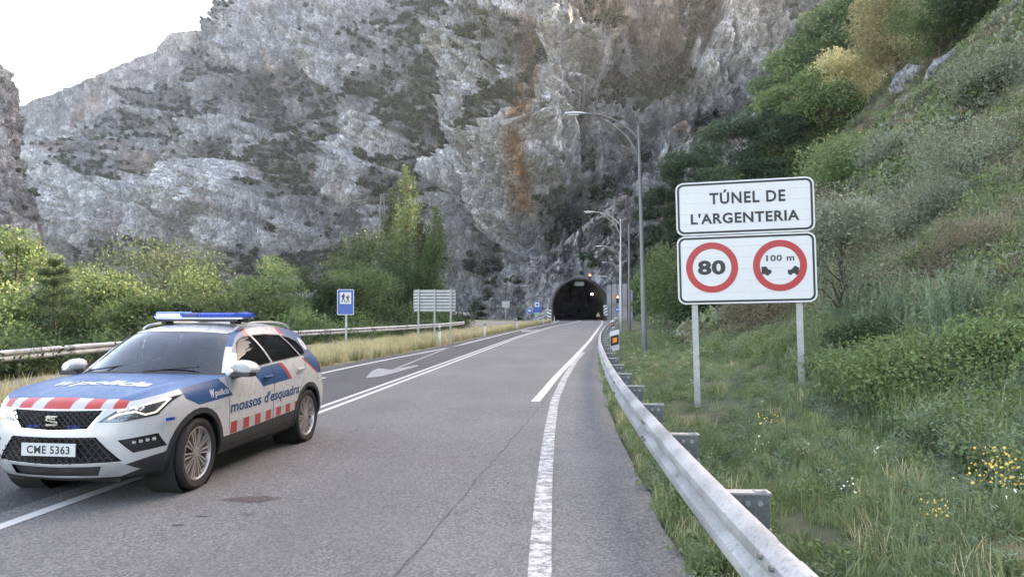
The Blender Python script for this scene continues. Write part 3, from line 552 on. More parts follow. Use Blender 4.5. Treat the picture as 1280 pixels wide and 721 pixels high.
# ------------------------------------------------------------------ the big tunnel sign
sg = empty('tunnel_sign', (3.77, 11.72, 0), R(-12.5)); sg.rotation_euler = (0, R(-1.1), R(-12.5)); tag(sg, 'large white road sign on two posts naming the tunnel, with 80 and 100 m discs', 'road sign')
SW, SZ0, H1, H2 = 2.12, 1.86, .86, 1.10         # width, lower edge, heights of lettered panel and disc panel
def panel(z0, h, nsl, nm):
    pz = MB().prism([(x, z) for x, z in rrect(SW - .02, h - .02, .11, 6, 0, z0 + h / 2)], .012, .03).build(nm, M['alu'], sg)
    for k in range(nsl):
        a, b_ = z0 + h * k / nsl + .0009, z0 + h * (k + 1) / nsl - .0009; r = .12; L = []
        for z in np.linspace(a, b_, 7):
            e = min(z - z0, z0 + h - z); x = SW / 2 - (r - math.sqrt(max(0, r * r - (r - e) ** 2)) if e < r else 0); L.append((x, z))
        MB().prism(L + [(-x, z) for x, z in reversed(L)], -.012, .0115).build('slat', M['white'], pz)
    band(rrect(SW - .05, h - .05, .10, 6, 0, z0 + h / 2), rrect(SW - .115, h - .115, .075, 6, 0, z0 + h / 2), -.015, -.0125).build('black_border', M['black'], pz)
    return pz
p2 = panel(SZ0, H2, 6, 'disc_panel'); p1 = panel(SZ0 + H2 + .012, H1, 5, 'name_panel')
z1 = SZ0 + H2 + H1 / 2
place_text('lettering', fit_text(text_mesh('TÚNEL DE', .2, M['black'], .006, 0, 1.15), 1.16, .235), p1, .05, -.016, z1 + .185)
place_text('lettering', fit_text(text_mesh("L'ARGENTERIA", .2, M['black'], .006, 0, 1.1), 1.66, .175), p1, .0, -.016, z1 - .155)
zc = SZ0 + H2 / 2 + .035
for cx in (-.52, .515):
    d = band(circle(.405, 48, cx, zc), circle(.30, 48, cx, zc), -.0165, -.0125).build('red_ring', M['red'], p2)
place_text('lettering', fit_text(text_mesh('80', .3, M['black'], .012, 0, 1.05), .43, .235), p2, -.525, -.016, zc)
place_text('lettering', fit_text(text_mesh('100 m', .16, M['black'], .003, 0, 1.1), .42, .10), p2, .525, -.016, zc + .12)
CARP = [(0, 0), (.13, 0), (.15, .03), (.15, .06), (.10, .075), (.07, .12), (0, .12)]; CARP2 = [(0, .0), (.17, .0), (.17, .085), (.12, .12), (.10, .115), (.06, .065), (.0, .055)]
for px_, s, P_ in ((.24, 1, CARP), (.63, 1, CARP2)):
    c = MB().prism([(px_ + x * s, zc - .13 + z) for x, z in P_], -.0162, -.0128)
    for wx in ((.085,) if P_ is CARP else (.04, .135)): c.prism(circle(.026, 12, px_ + wx, zc - .13), -.0164, -.0126)
    c.build('car_symbol', M['black'], p2)
for s, zb_ in ((-.80, -.3), (.80, -.1)):
    MB().box((s, .085, (zb_ + SZ0 + 1.8) / 2), (.095, .05, SZ0 + 1.8 - zb_)).build('post', M['galv'], sg)
for z in (SZ0 + .2, SZ0 + .85, SZ0 + 1.3, SZ0 + 1.75): MB().box((0, .045, z), (1.9, .028, .05)).build('back_bar', M['galv'], sg)
# ------------------------------------------------------------------ guardrails
WB = [(-.012, 0), (.03, .008), (.075, .045), (.083, .075), (.075, .105), (.028, .135), (.012, .155), (.028, .175), (.075, .205), (.083, .235), (.075, .265), (.03, .302), (-.012, .31)]   # out towards the road, up
def beam(path, side, z0, name, parent, mt, step=.5):
    """W beam along a plan path; side=-1: profile bulges to the left of travel"""
    P = np.asarray(path); T = np.gradient(P, axis=0); T /= np.linalg.norm(T, axis=1)[:, None]; Nn = np.stack([-T[:, 1], T[:, 0]], 1) * (1 if side < 0 else -1); vs = []
    for th in (0, -.006):
        for p, nn in zip(P, Nn):
            for o_, h_ in WB: vs.append((p[0] + nn[0] * (o_ - .083 + th), p[1] + nn[1] * (o_ - .083 + th), z0 + h_))
    k = len(WB); n = len(P); fs = []; ofs = n * k
    for i in range(n - 1):
        for j in range(k - 1): a = i * k + j; fs.append((a, a + k, a + k + 1, a + 1)); fs.append((ofs + a, ofs + a + 1, ofs + a + k + 1, ofs + a + k))
        for j in (0, k - 1): a = i * k + j; fs.append((a, ofs + a, ofs + a + k, a + k))
    for i in (0, n - 1):
        for j in range(k - 1): a = i * k + j; fs.append((a, a + 1, ofs + a + 1, ofs + a))
    b = MB(); b.add(vs, fs); return b.build(name, mt, parent, None, None, True)
gr = empty('guardrail', (1.14, 3.0, 0)); tag(gr, 'near galvanised steel guardrail running from the right foreground to the tunnel', 'guardrail')
M['rail'] = galv('rail_zinc', (.36, .375, .385), .6, .45); M['rail_old'] = galv('rail_zinc_dull', (.44, .46, .49), .0, .7)
RZ = .405
ysr = np.concatenate([[1.0], np.arange(3.05, 126, 4.0)])
for a_, b_ in zip(ysr[:-1], ysr[1:]):
    yy = np.linspace(a_, b_ + .3, 11); pth = np.stack([XR(yy) - .08 - gr.location.x, yy - gr.location.y], 1)
    beam(pth, -1, RZ + (.003 if int(a_) % 8 < 4 else 0), 'rail_beam', gr, M['rail'])
def post_mesh():
    b = MB(); b.box((.0, 0, .28), (.06, .005, .86)); b.box((-.03, .03, .28), (.005, .06, .86)); b.box((.03, .03, .28), (.005, .06, .86)); return b.mesh('post', M['galv'])
def block_mesh():
    b = MB(); b.box((0, 0, .605), (.25, .006, .20)); b.cm = 1; b.box((0, .035, .708), (.27, .09, .012)); b.box((0, .035, .502), (.27, .09, .012)); b.box((-.125, .035, .605), (.008, .07, .20))
    for x, z in ((.0, .655), (.07, .655), (.04, .565)): b.tube([(x, -.003, z), (x, -.018, z)], .016, 8)
    return b.mesh('spacer_block', [M['galv_dark'], M['galv']])
pm, km = post_mesh(), block_mesh()
for k in range(62):
    y = 2.25 + 2.0 * k
    if y > 125: break
    x = float(XR(y)); hd = -math.atan(float(XR(y + .5) - XR(y - .5)))
    o = obj('post', pm, gr, (x + .22 - gr.location.x, y - gr.location.y, 0), (0, 0, hd)); obj('spacer_block', km, gr, (x + .14 - gr.location.x, y - gr.location.y, -.012), (0, 0, hd))
for k in range(30):       # splice bolts seen on the face
    y = 3.05 + 4 * k
    if y > 40: break
    b = MB()
    for dy in (.06, .22):
        for h_ in (.235, .075):
            x = float(XR(y + dy)) - .08; b.tube([(x + .01 - gr.location.x, y + dy - gr.location.y, RZ + h_ + .022), (x - .014 - gr.location.x, y + dy - gr.location.y, RZ + h_ + .026)], .014, 8)
    b.build('splice_bolt', M['galv_dark'], gr)
gl = empty('guardrail', (-13, 20, 0)); tag(gl, 'far guardrail between side road and roadside trees, behind the police car', 'guardrail')
LP = crom(LRAIL, 260); seg = 13
for k in range(0, 259 - seg, seg): beam(LP[k:k + seg + 2] - np.array([-13, 20]), 1, .42, 'rail_beam', gl, M['rail_old'])
b = MB(); b.box((0, 0, .25), (.10, .055, .9)); pml = b.mesh('post', M['galv_dark'])
for k in range(4, 256, 6):
    p = LP[k]; obj('post', pml, gl, (p[0] - .14 + 13, p[1] - 20, -.05))
# ------------------------------------------------------------------ delineators
def rail_reflector(x, y, z, s, label):
    r = empty('rail_reflector', (x, y, z)); r.scale = (s, s, s); tag(r, label, 'reflector post', 'striped reflector boards on the near guardrail')
    MB().prism([(-.17, 0), (.17, .09), (.17, .84), (-.17, .75)], -.02, .02).build('board', M['white'], r); MB().prism([(-.155, .22), (.155, .30), (.155, .66), (-.155, .58)], -.025, -.0205).build('black_band', M['black'], r)
    MB().prism([(-.075, .33), (.085, .37), (.085, .55), (-.075, .51)], -.03, -.0255).build('reflector', M['orange'], r); MB().tube([(0, .05, -z - .1), (0, .05, .5)], .03, 6).build('leg', M['galv'], r)
rail_reflector(3.78, 27.2, .22, 1.0, 'nearest black and white board with orange reflector behind the guardrail'); rail_reflector(7.95, 58.5, .25, .95, 'second black and white reflector board along the guardrail'); rail_reflector(11.05, 78.5, .3, .95, 'third, farther reflector board along the guardrail towards the tunnel')
def delineator(x, y, label):
    r = empty('delineator_post', (x, y, -.03)); tag(r, label, 'delineator', 'white delineator posts along the island')
    MB().prism([(-.06, -.1), (.06, -.1), (.06, 1.0), (-.06, 1.06)], -.03, .03).build('body', M['white'], r); MB().prism([(-.064, .70), (.064, .76), (.064, .95), (-.064, .89)], -.034, .034).build('black_band', M['black'], r); MB().box((0, -.037, .83), (.045, .006, .09)).build('reflector', M['white'], r)
for x, y, l in ((-3.68, 37.7, 'nearest white delineator post, beside the grey sign back'), (-1.87, 50.8, 'second white delineator post along the grass island'), (.46, 71, 'third white delineator post along the grass island'), (4.1, 96.7, 'fourth white delineator post, close to the blue service sign'), (6.3, 110, 'last white delineator post, left of the tunnel mouth')): delineator(x, y, l)
# ------------------------------------------------------------------ lamps
def street_lamp(x, y, h, lean, label, dark=False, zb=None):
    z0 = gz(x, y) - .1 if zb is None else zb
    r = empty('street_lamp', (x, y, z0)); r.rotation_euler = (0, -lean, 0); tag(r, label, 'street lamp', 'curved arm lamps along the right verge')
    mt = M['galv_dark'] if dark else M['galv']
    MB().tube([(0, 0, 0), (0, 0, h * .34), (0, 0, h * .345), (0, 0, h)], [.115, .10, .085, .055], 12).build('pole', mt, r, smooth=True); MB().box((0, 0, .05), (.4, .4, .06)).build('base_plate', mt, r)
    MB().box((0, -.1, .9), (.11, .02, .4)).build('access_door', mt, r)
    up = crom([(0, 0, h - .58), (-.35, 0, h - .20), (-1.0, 0, h + .25), (-1.75, 0, h + .50), (-2.25, 0, h + .52)], 16); lo = crom([(0, 0, h - 1.45), (-.12, 0, h - 1.1), (-.5, 0, h - .45), (-1.15, 0, h + .10), (-1.7, 0, h + .40)], 14)
    MB().tube([tuple(p) for p in up], .04, 8).build('arm', mt, r, smooth=True); MB().tube([tuple(p) for p in lo], .035, 8).build('arm_brace', mt, r, smooth=True)
    hd = MB(); L = [(-2.15, .06, .05), (-2.35, .13, .085), (-2.7, .16, .10), (-2.95, .13, .08), (-3.02, .05, .04)]; n = 12; vs = []
    for X_, a_, b_ in L:
        for k in range(n): an = 2 * math.pi * k / n; vs.append((X_, a_ * math.cos(an), h + .53 + b_ * math.sin(an) * (1 if math.sin(an) > 0 else .45)))
    fs = [(i * n + k, i * n + (k + 1) % n, (i + 1) * n + (k + 1) % n, (i + 1) * n + k) for i in range(4) for k in range(n)] + [tuple(range(n)), tuple(4 * n + k for k in range(n))]
    hd.add(vs, fs); ho = hd.build('lamp_head', M['alu'], r, smooth=True); MB().box((-2.68, 0, h + .483), (.46, .2, .03)).build('lens', mat('lamp_glass', (.65, .66, .64), .2), ho)
    return r
street_lamp(5.4, 30, 9.45, R(1.3), 'nearest tall street lamp with curved double arm, left of the tunnel sign', True)
street_lamp(8.95, 60.5, 9.5, 0, 'second street lamp, pale pole, behind the nearest one'); street_lamp(13.6, 93, 9.5, 0, 'third street lamp along the verge, head above the tunnel mouth'); street_lamp(18.0, 123, 9.4, 0, 'farthest street lamp, closest to the tunnel mouth', zb=-.1)
up_ = empty('utility_pole', (9.95, 62.5, gz(9.95, 62.5) - .1)); tag(up_, 'dark bare pole just right of the second street lamp', 'pole'); MB().tube([(0, 0, 0), (0, 0, 9.2)], [.13, .08], 10).build('shaft', M['galv_dark'], up_, smooth=True); MB().box((-.16, 0, 6.2), (.5, .04, .06)).build('bracket', M['galv_dark'], up_); MB().box((0, 0, 9.23), (.2, .2, .06)).build('cap', M['galv_dark'], up_)
# ------------------------------------------------------------------ traffic signals at the mouth
ts = empty('traffic_signal', (16.9, 118, 0)); tag(ts, 'curved signal mast over the lane with two red lights', 'traffic light')
MB().tube([tuple(p) for p in crom([(0, 0, -.2), (0, 0, 2.5), (-.05, 0, 4.6), (-.5, 0, 6.1), (-1.5, 0, 7.0), (-2.9, 0, 7.3), (-4.4, 0, 7.3)], 24)], .075, 8).build('mast', M['galv'], ts, smooth=True)
M['red_on'] = emit('red_signal_glow', (1.0, .10, .05), 5); M['lens_off'] = mat('dark_lens', (.03, .03, .02), .2)
for (x, z) in ((-4.45, 7.05), (-.02, 3.55)):
    hd = MB().box((x, -.18, z), (.42, .22, 1.25)).build('signal_head', M['black'], ts)
    for k, mt in enumerate((M['red_on'], M['lens_off'], M['lens_off'])):
        MB().prism(circle(.13, 16, x, z + .4 - .4 * k), -.31, -.292).build('lens', mt, hd)
def blue_disc(x, y, zc, label, parent_z=0, d=.5):
    r = empty('round_sign', (x, y, parent_z)); tag(r, label, 'road sign'); MB().tube([(0, .04, -.3), (0, .04, zc + .3)], .035, 8).build('post', M['galv'], r)
    f_ = MB().prism(circle(d, 32, 0, zc), -.02, .01).build('disc', M['blue'], r); band(circle(d, 32, 0, zc), circle(d - .04, 32, 0, zc), -.024, -.0205).build('white_rim', M['white'], f_)
    MB().prism([(-.3, zc + .02), (-.02, zc + .24), (-.02, zc + .12), (.18, zc + .14), (.3, zc + .02), (.18, zc - .12), (-.02, zc - .10), (-.02, zc - .20)], -.026, -.0205).build('white_arrow', M['white'], f_)
blue_disc(16.75, 117.2, 1.95, 'blue round sign under the signal mast right of the tunnel'); blue_disc(2.75, 116.5, 1.75, 'blue round sign left of the tunnel beside the service sign')
r = empty('service_sign', (3.3, 97, 0)); tag(r, 'blue upright service sign on a post left of the tunnel mouth', 'road sign'); MB().tube([(0, .04, -.3), (0, .04, 2.9)], .035, 8).build('post', M['galv'], r)
f_ = MB().prism(rrect(.95, 1.45, .06, 4, 0, 2.25), -.02, .01).build('board', M['blue'], r); MB().prism(rrect(.62, .62, .03, 3, 0, 2.56), -.025, -.0205).build('white_square', M['white'], f_); MB().prism(rrect(.24, .26, .02, 3, 0, 2.56), -.029, -.0255).build('black_symbol', M['black'], f_)
MB().prism(rrect(.86, .24, .03, 3, 0, 1.37), -.02, .01).build('lower_plate', mat('greenish_plate', (.20, .40, .28), .5), r)
r = empty('sign_back', (-.6, 71, 0)); tag(r, 'thin grey sign seen from behind on the island, left of the blue signs', 'road sign'); MB().tube([(0, 0, -.3), (0, 0, 2.6)], .035, 8).build('post', M['galv'], r); MB().prism(rrect(.75, .62, .05, 4, 0, 2.35), -.03, -.01).build('plate', mat('grey_plate', (.3, .31, .31), .5), r)
r = empty('bare_post', (1.95, 110, 0)); tag(r, 'bare grey post between the sign back and blue disc', 'post'); MB().tube([(0, 0, -.3), (0, 0, 2.5)], .04, 8).build('shaft', M['galv'], r); MB().box((0, 0, 2.52), (.1, .1, .03)).build('cap', M['galv'], r)
# temporary sign in the lane by the mouth
r = empty('warning_sign', (14.9, 127.5, 0)); tag(r, 'small yellowish temporary warning triangle on a stand at the tunnel entrance', 'road sign'); MB().tube([(0, .03, .02), (0, .03, 1.2)], .03, 6).build('post', M['red'], r)
f_ = MB().prism([(-.42, .75), (.42, .75), (.0, 1.55)], -.02, .0).build('triangle', mat('yellow_sheet', (.30, .24, .11), .5), r); MB().prism([(-.22, .84), (.22, .84), (0, 1.28)], -.024, -.0205).build('pale_centre', mat('dull_sheet', (.26, .25, .21), .6), f_)
for s in (-1, 1): MB().tube([(0, .03, .3), (.28 * s, .25 * s, .01)], .02, 6).build('foot', M['red'], r)
# ------------------------------------------------------------------ signs on the island
r = empty('hiking_sign', (-7.45, 33, -.03)); tag(r, 'blue sign with two walking figures on a white square, on a single post', 'road sign'); MB().box((.02, .05, .9), (.09, .05, 2.4)).build('post', M['galv'], r)
f_ = MB().prism(rrect(.75, 1.14, .05, 4, 0, 2.16), -.02, .01).build('board', M['blue'], r); band(rrect(.75, 1.14, .05, 4, 0, 2.16), rrect(.70, 1.09, .04, 4, 0, 2.16), -.023, -.0205).build('white_rim', M['white'], f_)
MB().prism(rrect(.50, .52, .01, 2, 0, 2.34), -.025, -.0205).build('white_square', M['white'], f_)
for cx, s in ((-.09, 1.0), (.11, .82)):
    b = MB(); zz = 2.14; K = lambda L: [(cx + x * s, zz + z * s) for x, z in L]
    b.prism(circle(.035 * s, 10, cx + .01, zz + .385 * s), -.029, -.0255); b.prism(K([(-.05, .18), (.03, .17), (.05, .34), (-.03, .35)]), -.0288, -.0255); b.prism(K([(-.05, .18), (-.01, .17), (-.06, .0), (-.11, .0)]), -.0286, -.0255); b.prism(K([(-.01, .18), (.03, .17), (.09, .0), (.05, .0)]), -.0284, -.0255); b.prism(K([(.04, .33), (.05, .29), (.12, .22), (.10, .26)]), -.0282, -.0255); b.prism(K([(-.03, .35), (-.09, .33), (-.09, .22), (-.05, .22)]), -.028, -.0255)
    b.build('walker_symbol', M['black'], f_)
r = empty('sign_back', (-4.05, 38.6, -.03), R(2)); tag(r, 'wide ribbed back of a road sign on three grey posts', 'road sign')
for s in (-.84, .0, .84): MB().box((s, -.06, 1.35), (.085, .07, 3.1)).build('post', M['galv'], r)
zb_, zt_ = 1.72, 2.88
pl = MB().prism(rrect(2.24, zt_ - zb_, .08, 5, 0, (zb_ + zt_) / 2), .03, .05).build('panel', M['galv_dark'], r)
for k in range(7):
    z = zb_ + (k + .5) * (zt_ - zb_) / 7; MB().box((0, .008, z), (2.2 - (.06 if k in (0, 6) else 0), .05, .105)).build('slat', M['alu'], pl)
# ------------------------------------------------------------------ lattice pylon
def pylon(loc, h, label):
    r = empty('power_pylon', loc, R(20)); tag(r, label, 'pylon'); b = MB(); w = lambda z: .13 * h * (1 - z / h) ** 1.3 * .8 + .35; lv = [h * k / 9 for k in range(10)]
    cs = [(1, 1), (-1, 1), (-1, -1), (1, -1)]
    for c in range(4):
        MB().tube([(cs[c][0] * w(z), cs[c][1] * w(z), z) for z in lv], .085, 4).build('leg', M['galv_dark'], r)
        n_ = cs[(c + 1) % 4]
        for k in range(9):
            a_, b2 = lv[k], lv[k + 1]; b.tube([(cs[c][0] * w(a_), cs[c][1] * w(a_), a_), (n_[0] * w(b2), n_[1] * w(b2), b2)], .04, 4); b.tube([(n_[0] * w(a_), n_[1] * w(a_), a_), (cs[c][0] * w(b2), cs[c][1] * w(b2), b2)], .04, 4)
    b.build('bracing', M['galv_dark'], r)
    for z in (h * .72, h * .83, h * .94): MB().tube([(-4.2, 0, z), (0, 0, z + .5), (4.2, 0, z)], .07, 4).build('cross_arm', M['galv_dark'], r)
pylon((-38.0, 215, -2), 38, 'steel lattice power pylon rising behind the poplars')
# ------------------------------------------------------------------ police car (x forward from the front axle, y to its left, z up)
car = empty('police_car', (-3.966, 7.399, 0.0), R(-97.46)); tag(car, 'white and blue police car with roof light bar lit, parked across the centre line', 'car')
def paintmat(name, col, rough=.28, coat=.32):
    m = bpy.data.materials.new(name); t = NT(m); v = t.coord(); n = t.noise(v, 2.5, 6, .65); d = t.noise(v, 14, 4, .7); g = t.n('ShaderNodeSeparateXYZ'); t.l(v, g.inputs[0])
    low = t.math('MULTIPLY', t.mr(g.outputs[2], .25, .85, 1, 0), t.mr(d, .4, .65)); c = t.mix(t.mr(n, .3, .7, 0, .10), col, tuple(x * .8 for x in col)); c = t.mix(t.math('MULTIPLY', low, .30), c, (.20, .17, .14))
    t.pbr(c, t.mr(d, .3, .7, rough - .06, rough + .10), 0, None, Coat_Weight=coat, Coat_Roughness=.06); return m
M['car_white'] = paintmat('white_paint', (.50, .50, .505)); M['car_blue'] = paintmat('blue_livery', (.006, .064, .18), .45, .10); M['car_red'] = paintmat('red_livery', (.40, .035, .032), .45, .2); M['car_grey'] = paintmat('reflective_grey_stripe', (.40, .405, .41), .5, .1)
M['plastic'] = mat('black_plastic', (.022, .022, .024), .6, 0, .25, 8, .3); M['gap'] = mat('panel_gap', (.01, .01, .01), .9); M['chrome'] = mat('satin_chrome', (.68, .69, .70), .22, .9, .05); M['silver'] = mat('silver_trim', (.50, .51, .52), .4, .7, .08); M['rubber'] = mat('tyre_rubber', (.020, .019, .019), .85, 0, .4, 9, .3); M['rim'] = mat('alloy', (.48, .44, .42), .35, .75, .15)
def glass(name, tint, refl=1.0, op=.0):
    m = bpy.data.materials.new(name); t = NT(m); tr = t.n('ShaderNodeBsdfTransparent'); tr.inputs[0].default_value = (*tint, 1); gl_ = t.n('ShaderNodeBsdfGlossy'); gl_.inputs['Roughness'].default_value = .03; gl_.inputs[0].default_value = (.9, .95, 1, 1)
    fr = t.n('ShaderNodeFresnel'); fr.inputs[0].default_value = 1.55; k = t.math('MULTIPLY', fr.outputs[0], refl); df = t.n('ShaderNodeBsdfDiffuse'); df.inputs[0].default_value = (.02, .022, .025, 1)
    m0 = t.n('ShaderNodeMixShader'); t.setv(m0.inputs[0], t.mr(t.noise(t.coord(), 3, 3), .3, .7, op * .7, op * 1.2)); t.l(tr.outputs[0], m0.inputs[1]); t.l(df.outputs[0], m0.inputs[2])
    m1 = t.n('ShaderNodeMixShader'); t.l(k, m1.inputs[0]); t.l(m0.outputs[0], m1.inputs[1]); t.l(gl_.outputs[0], m1.inputs[2]); t.l(m1.outputs[0], t.out.inputs[0]); return m
M['glass'] = glass('windscreen_glass', (.62, .68, .68), 1.3, .10); M['glass_dark'] = glass('privacy_glass', (.035, .04, .045), .35, .6); M['lens'] = glass('lamp_lens', (.85, .87, .9), 1.4, .05)
CM = [M['car_white'], M['car_blue'], M['car_red'], M['car_grey'], M['plastic'], M['gap'], M['silver'], M['chrome']]
WHITE, BLUE, RED, GREY, PLAST, GAP, SILV, CHR = range(8)
# belt rows: z/F at front centre, z/W on the side, z/R at the rear centre
ROWS = [(.215, .72, .235, .79, .30, -3.34), (.255, .80, .265, .865, .34, -3.43), (.36, .842, .36, .900, .45, -3.475), (.46, .858, .46, .908, .56, -3.50), (.60, .862, .60, .915, .66, -3.495), (.69, .852, .74, .920, .78, -3.45), (.78, .835, .86, .918, .90, -3.41), (.858, .808, .955, .902, 1.00, -3.375), (.888, .778, 1.04, .868, 1.07, -3.335)]
FT = [(0, 0), (.008, .18), (.025, .34), (.055, .49), (.105, .63), (.18, .755), (.29, .85), (.44, .92), (.62, .962), (.80, .985)]     # front plan: distance back from the nose, share of width
RT = [(.62, .995), (.45, .985), (.30, .962), (.18, .90), (.09, .78), (.04, .58), (.012, .30), (0, 0)]
SX = [-.25, -.6, -1.0, -1.4, -1.8, -2.2, -2.6]
def ztop(x): return np.interp(x, [-3.3, -2.8, -2.2, -1.6, -1.0, -.6, -.2, .2, .45, .62, .78], [1.075, 1.12, 1.115, 1.095, 1.07, 1.05, 1.03, 1.00, .965, .93, .888])
def belt_pts(j):
    zf, F, zs, W, zr, Rr = ROWS[j]; out = []; wt = max(0, (j - 3) / 5) ** 1.2
    for dx, k in FT:
        x = F - dx; u = min(1, dx / .75); z = zf + (zs - zf) * u; 
        if wt > 0: z = z * (1 - wt) + wt * ((ztop(x) if j == 8 else z + (ztop(x) - (ROWS[8][0] + (ROWS[8][2] - ROWS[8][0]) * u)) * .8))
        out.append((x, W * k, z))
    for x in SX:
        out.append((x, W * (1.0 + .004 * math.cos((x + 1.3) * 2)), zs + wt * (ztop(x) - 1.04)))
    for dx, k in RT:
        x = Rr + dx; u = 1 - min(1, dx / .6); out.append((x, W * k, (zs + wt * (ztop(x) - 1.04)) * (1 - u) + zr * u))
    return out
NB = 150
rows = [crom(belt_pts(j), NB) for j in range(9)]
net = crom(np.stack(rows).reshape(9, -1), 49).reshape(49, NB, 3); TOP = net[-1]
def bm_grid(V):
    bm = bmesh.new(); r, c = V.shape[:2]; vs = [[bm.verts.new(V[i, j]) for j in range(c)] for i in range(r)]
    for i in range(r - 1):
        for j in range(c - 1):
            q = [vs[i][j], vs[i][j + 1], vs[i + 1][j + 1], vs[i + 1][j]]
            try: f = bm.faces.new(q); f.smooth = True
            except ValueError: pass
    bmesh.ops.remove_doubles(bm, verts=bm.verts, dist=1e-5); return bm
def in_poly(p, poly):
    x, y = p; c = False; n = len(poly); j = n - 1
    for i in range(n):
        xi, yi = poly[i]; xj, yj = poly[j]
        if (yi > y) != (yj > y) and x < (xj - xi) * (y - yi) / (yj - yi) + xi: c = not c
        j = i
    return c
def cut(bm, poly, ax, cond=None):
    """cut the polygon's outline into the skin; faces inside are returned"""
    a, b = ax; lo = (min(p[0] for p in poly) - .002, min(p[1] for p in poly) - .002); hi = (max(p[0] for p in poly) + .002, max(p[1] for p in poly) + .002)
    def near(f):
        if cond and not cond(f.calc_center_median()): return False
        A = [v.co[a] for v in f.verts]; B = [v.co[b] for v in f.verts]; return max(A) >= lo[0] and min(A) <= hi[0] and max(B) >= lo[1] and min(B) <= hi[1]
    n = len(poly)
    for k in range(n):
        p, q = poly[k], poly[(k + 1) % n]; d = Vector((q[0] - p[0], q[1] - p[1]))
        if d.length < 1e-6: continue
        co = Vector((0, 0, 0)); no = Vector((0, 0, 0)); co[a], co[b] = p; no[a], no[b] = -d.y, d.x
        e0, e1 = (min(p[0], q[0]) - .02, min(p[1], q[1]) - .02), (max(p[0], q[0]) + .02, max(p[1], q[1]) + .02)
        fs = []
        for f in bm.faces:
            if not near(f): continue
            A = [v.co[a] for v in f.verts]; B = [v.co[b] for v in f.verts]
            if max(A) >= e0[0] and min(A) <= e1[0] and max(B) >= e0[1] and min(B) <= e1[1]: fs.append(f)
        g = set(fs); 
        for f in fs: g.update(f.edges); g.update(f.verts)
        bmesh.ops.bisect_plane(bm, geom=list(g), plane_co=co, plane_no=no.normalized(), dist=1e-5)
    return [f for f in bm.faces if near(f) and in_poly((f.calc_center_median()[a], f.calc_center_median()[b]), poly)]
def setm(fs, k):
    for f in fs: f.material_index = k
def take(bm, fs, shift=(0, 0, 0), keep=False, inflate=0.0):
    """lift faces out of the skin into a bmesh of their own"""
    nb = bmesh.new(); mp = {}
    bm.normal_update(); vn = {}
    for f in fs:
        for v in f.verts:
            if v not in mp: mp[v] = nb.verts.new(v.co + Vector(shift) + v.normal * inflate)
    for f in fs:
        try: g = nb.faces.new([mp[v] for v in f.verts]); g.smooth = True; g.material_index = f.material_index
        except ValueError: pass
    if not keep: bmesh.ops.delete(bm, geom=fs, context='FACES')
    return nb
def both(bm, mirror=True):
    if mirror:
        g = bmesh.ops.duplicate(bm, geom=bm.verts[:] + bm.edges[:] + bm.faces[:])['geom']; vs = [x for x in g if isinstance(x, bmesh.types.BMVert)]; fs = [x for x in g if isinstance(x, bmesh.types.BMFace)]
        for v in vs: v.co.y = -v.co.y
        bmesh.ops.reverse_faces(bm, faces=fs); bmesh.ops.remove_doubles(bm, verts=[v for v in bm.verts if abs(v.co.y) < 1e-4], dist=1e-4)
    return bm
def bm_obj(name, bm, mats, parent=car, thick=0.0, recalc=False):
    if thick:
        bm.normal_update(); bd = [e for e in bm.edges if e.is_boundary]
        r = bmesh.ops.extrude_edge_only(bm, edges=bd); vs = [x for x in r['geom'] if isinstance(x, bmesh.types.BMVert)]; c = sum((v.co for v in bm.verts), Vector()) / max(1, len(bm.verts))
        for v in vs: v.co += Vector((-.002, -thick if v.co.y > 0 else thick, 0)) if abs(v.co.y) > .6 else Vector((-thick, 0, 0))
    if recalc: bmesh.ops.recalc_face_normals(bm, faces=bm.faces)
    me = bpy.data.meshes.new(name); bm.to_mesh(me); bm.free()
    for m in (mats if isinstance(mats, list) else [mats]): me.materials.append(m)
    try: me.set_sharp_from_angle(angle=R(40))
    except Exception: pass
    return obj(name, me, parent)
XZ, YZ = (0, 2), (1, 2)
HUB = [(0.0, .345), (-2.638, .345)]; AR = .392
belt = bm_grid(net)
front = lambda c: c.x > .22
# wheel openings and their trim
trims = []
for hx, hz in HUB:
    inner = [(hx + AR * math.cos(2 * math.pi * k / 28), hz + AR * math.sin(2 * math.pi * k / 28)) for k in range(28)]; outer = [(hx + (AR + .055) * math.cos(2 * math.pi * k / 28), hz + (AR + .055) * math.sin(2 * math.pi * k / 28)) for k in range(28)]
    side = lambda c: c.y > .5 and abs(c.x - hx) < .6
    fo = cut(belt, outer, XZ, side); fi = cut(belt, inner, XZ, side)
    fi = [f for f in belt.faces if f.is_valid and side(f.calc_center_median()) and in_poly((f.calc_center_median().x, f.calc_center_median().z), inner)]; bmesh.ops.delete(belt, geom=fi, context='FACES')
    fo = [f for f in belt.faces if side(f.calc_center_median()) and in_poly((f.calc_center_median().x, f.calc_center_median().z), outer)]
    trims.append(take(belt, fo, (0, .008, 0)))
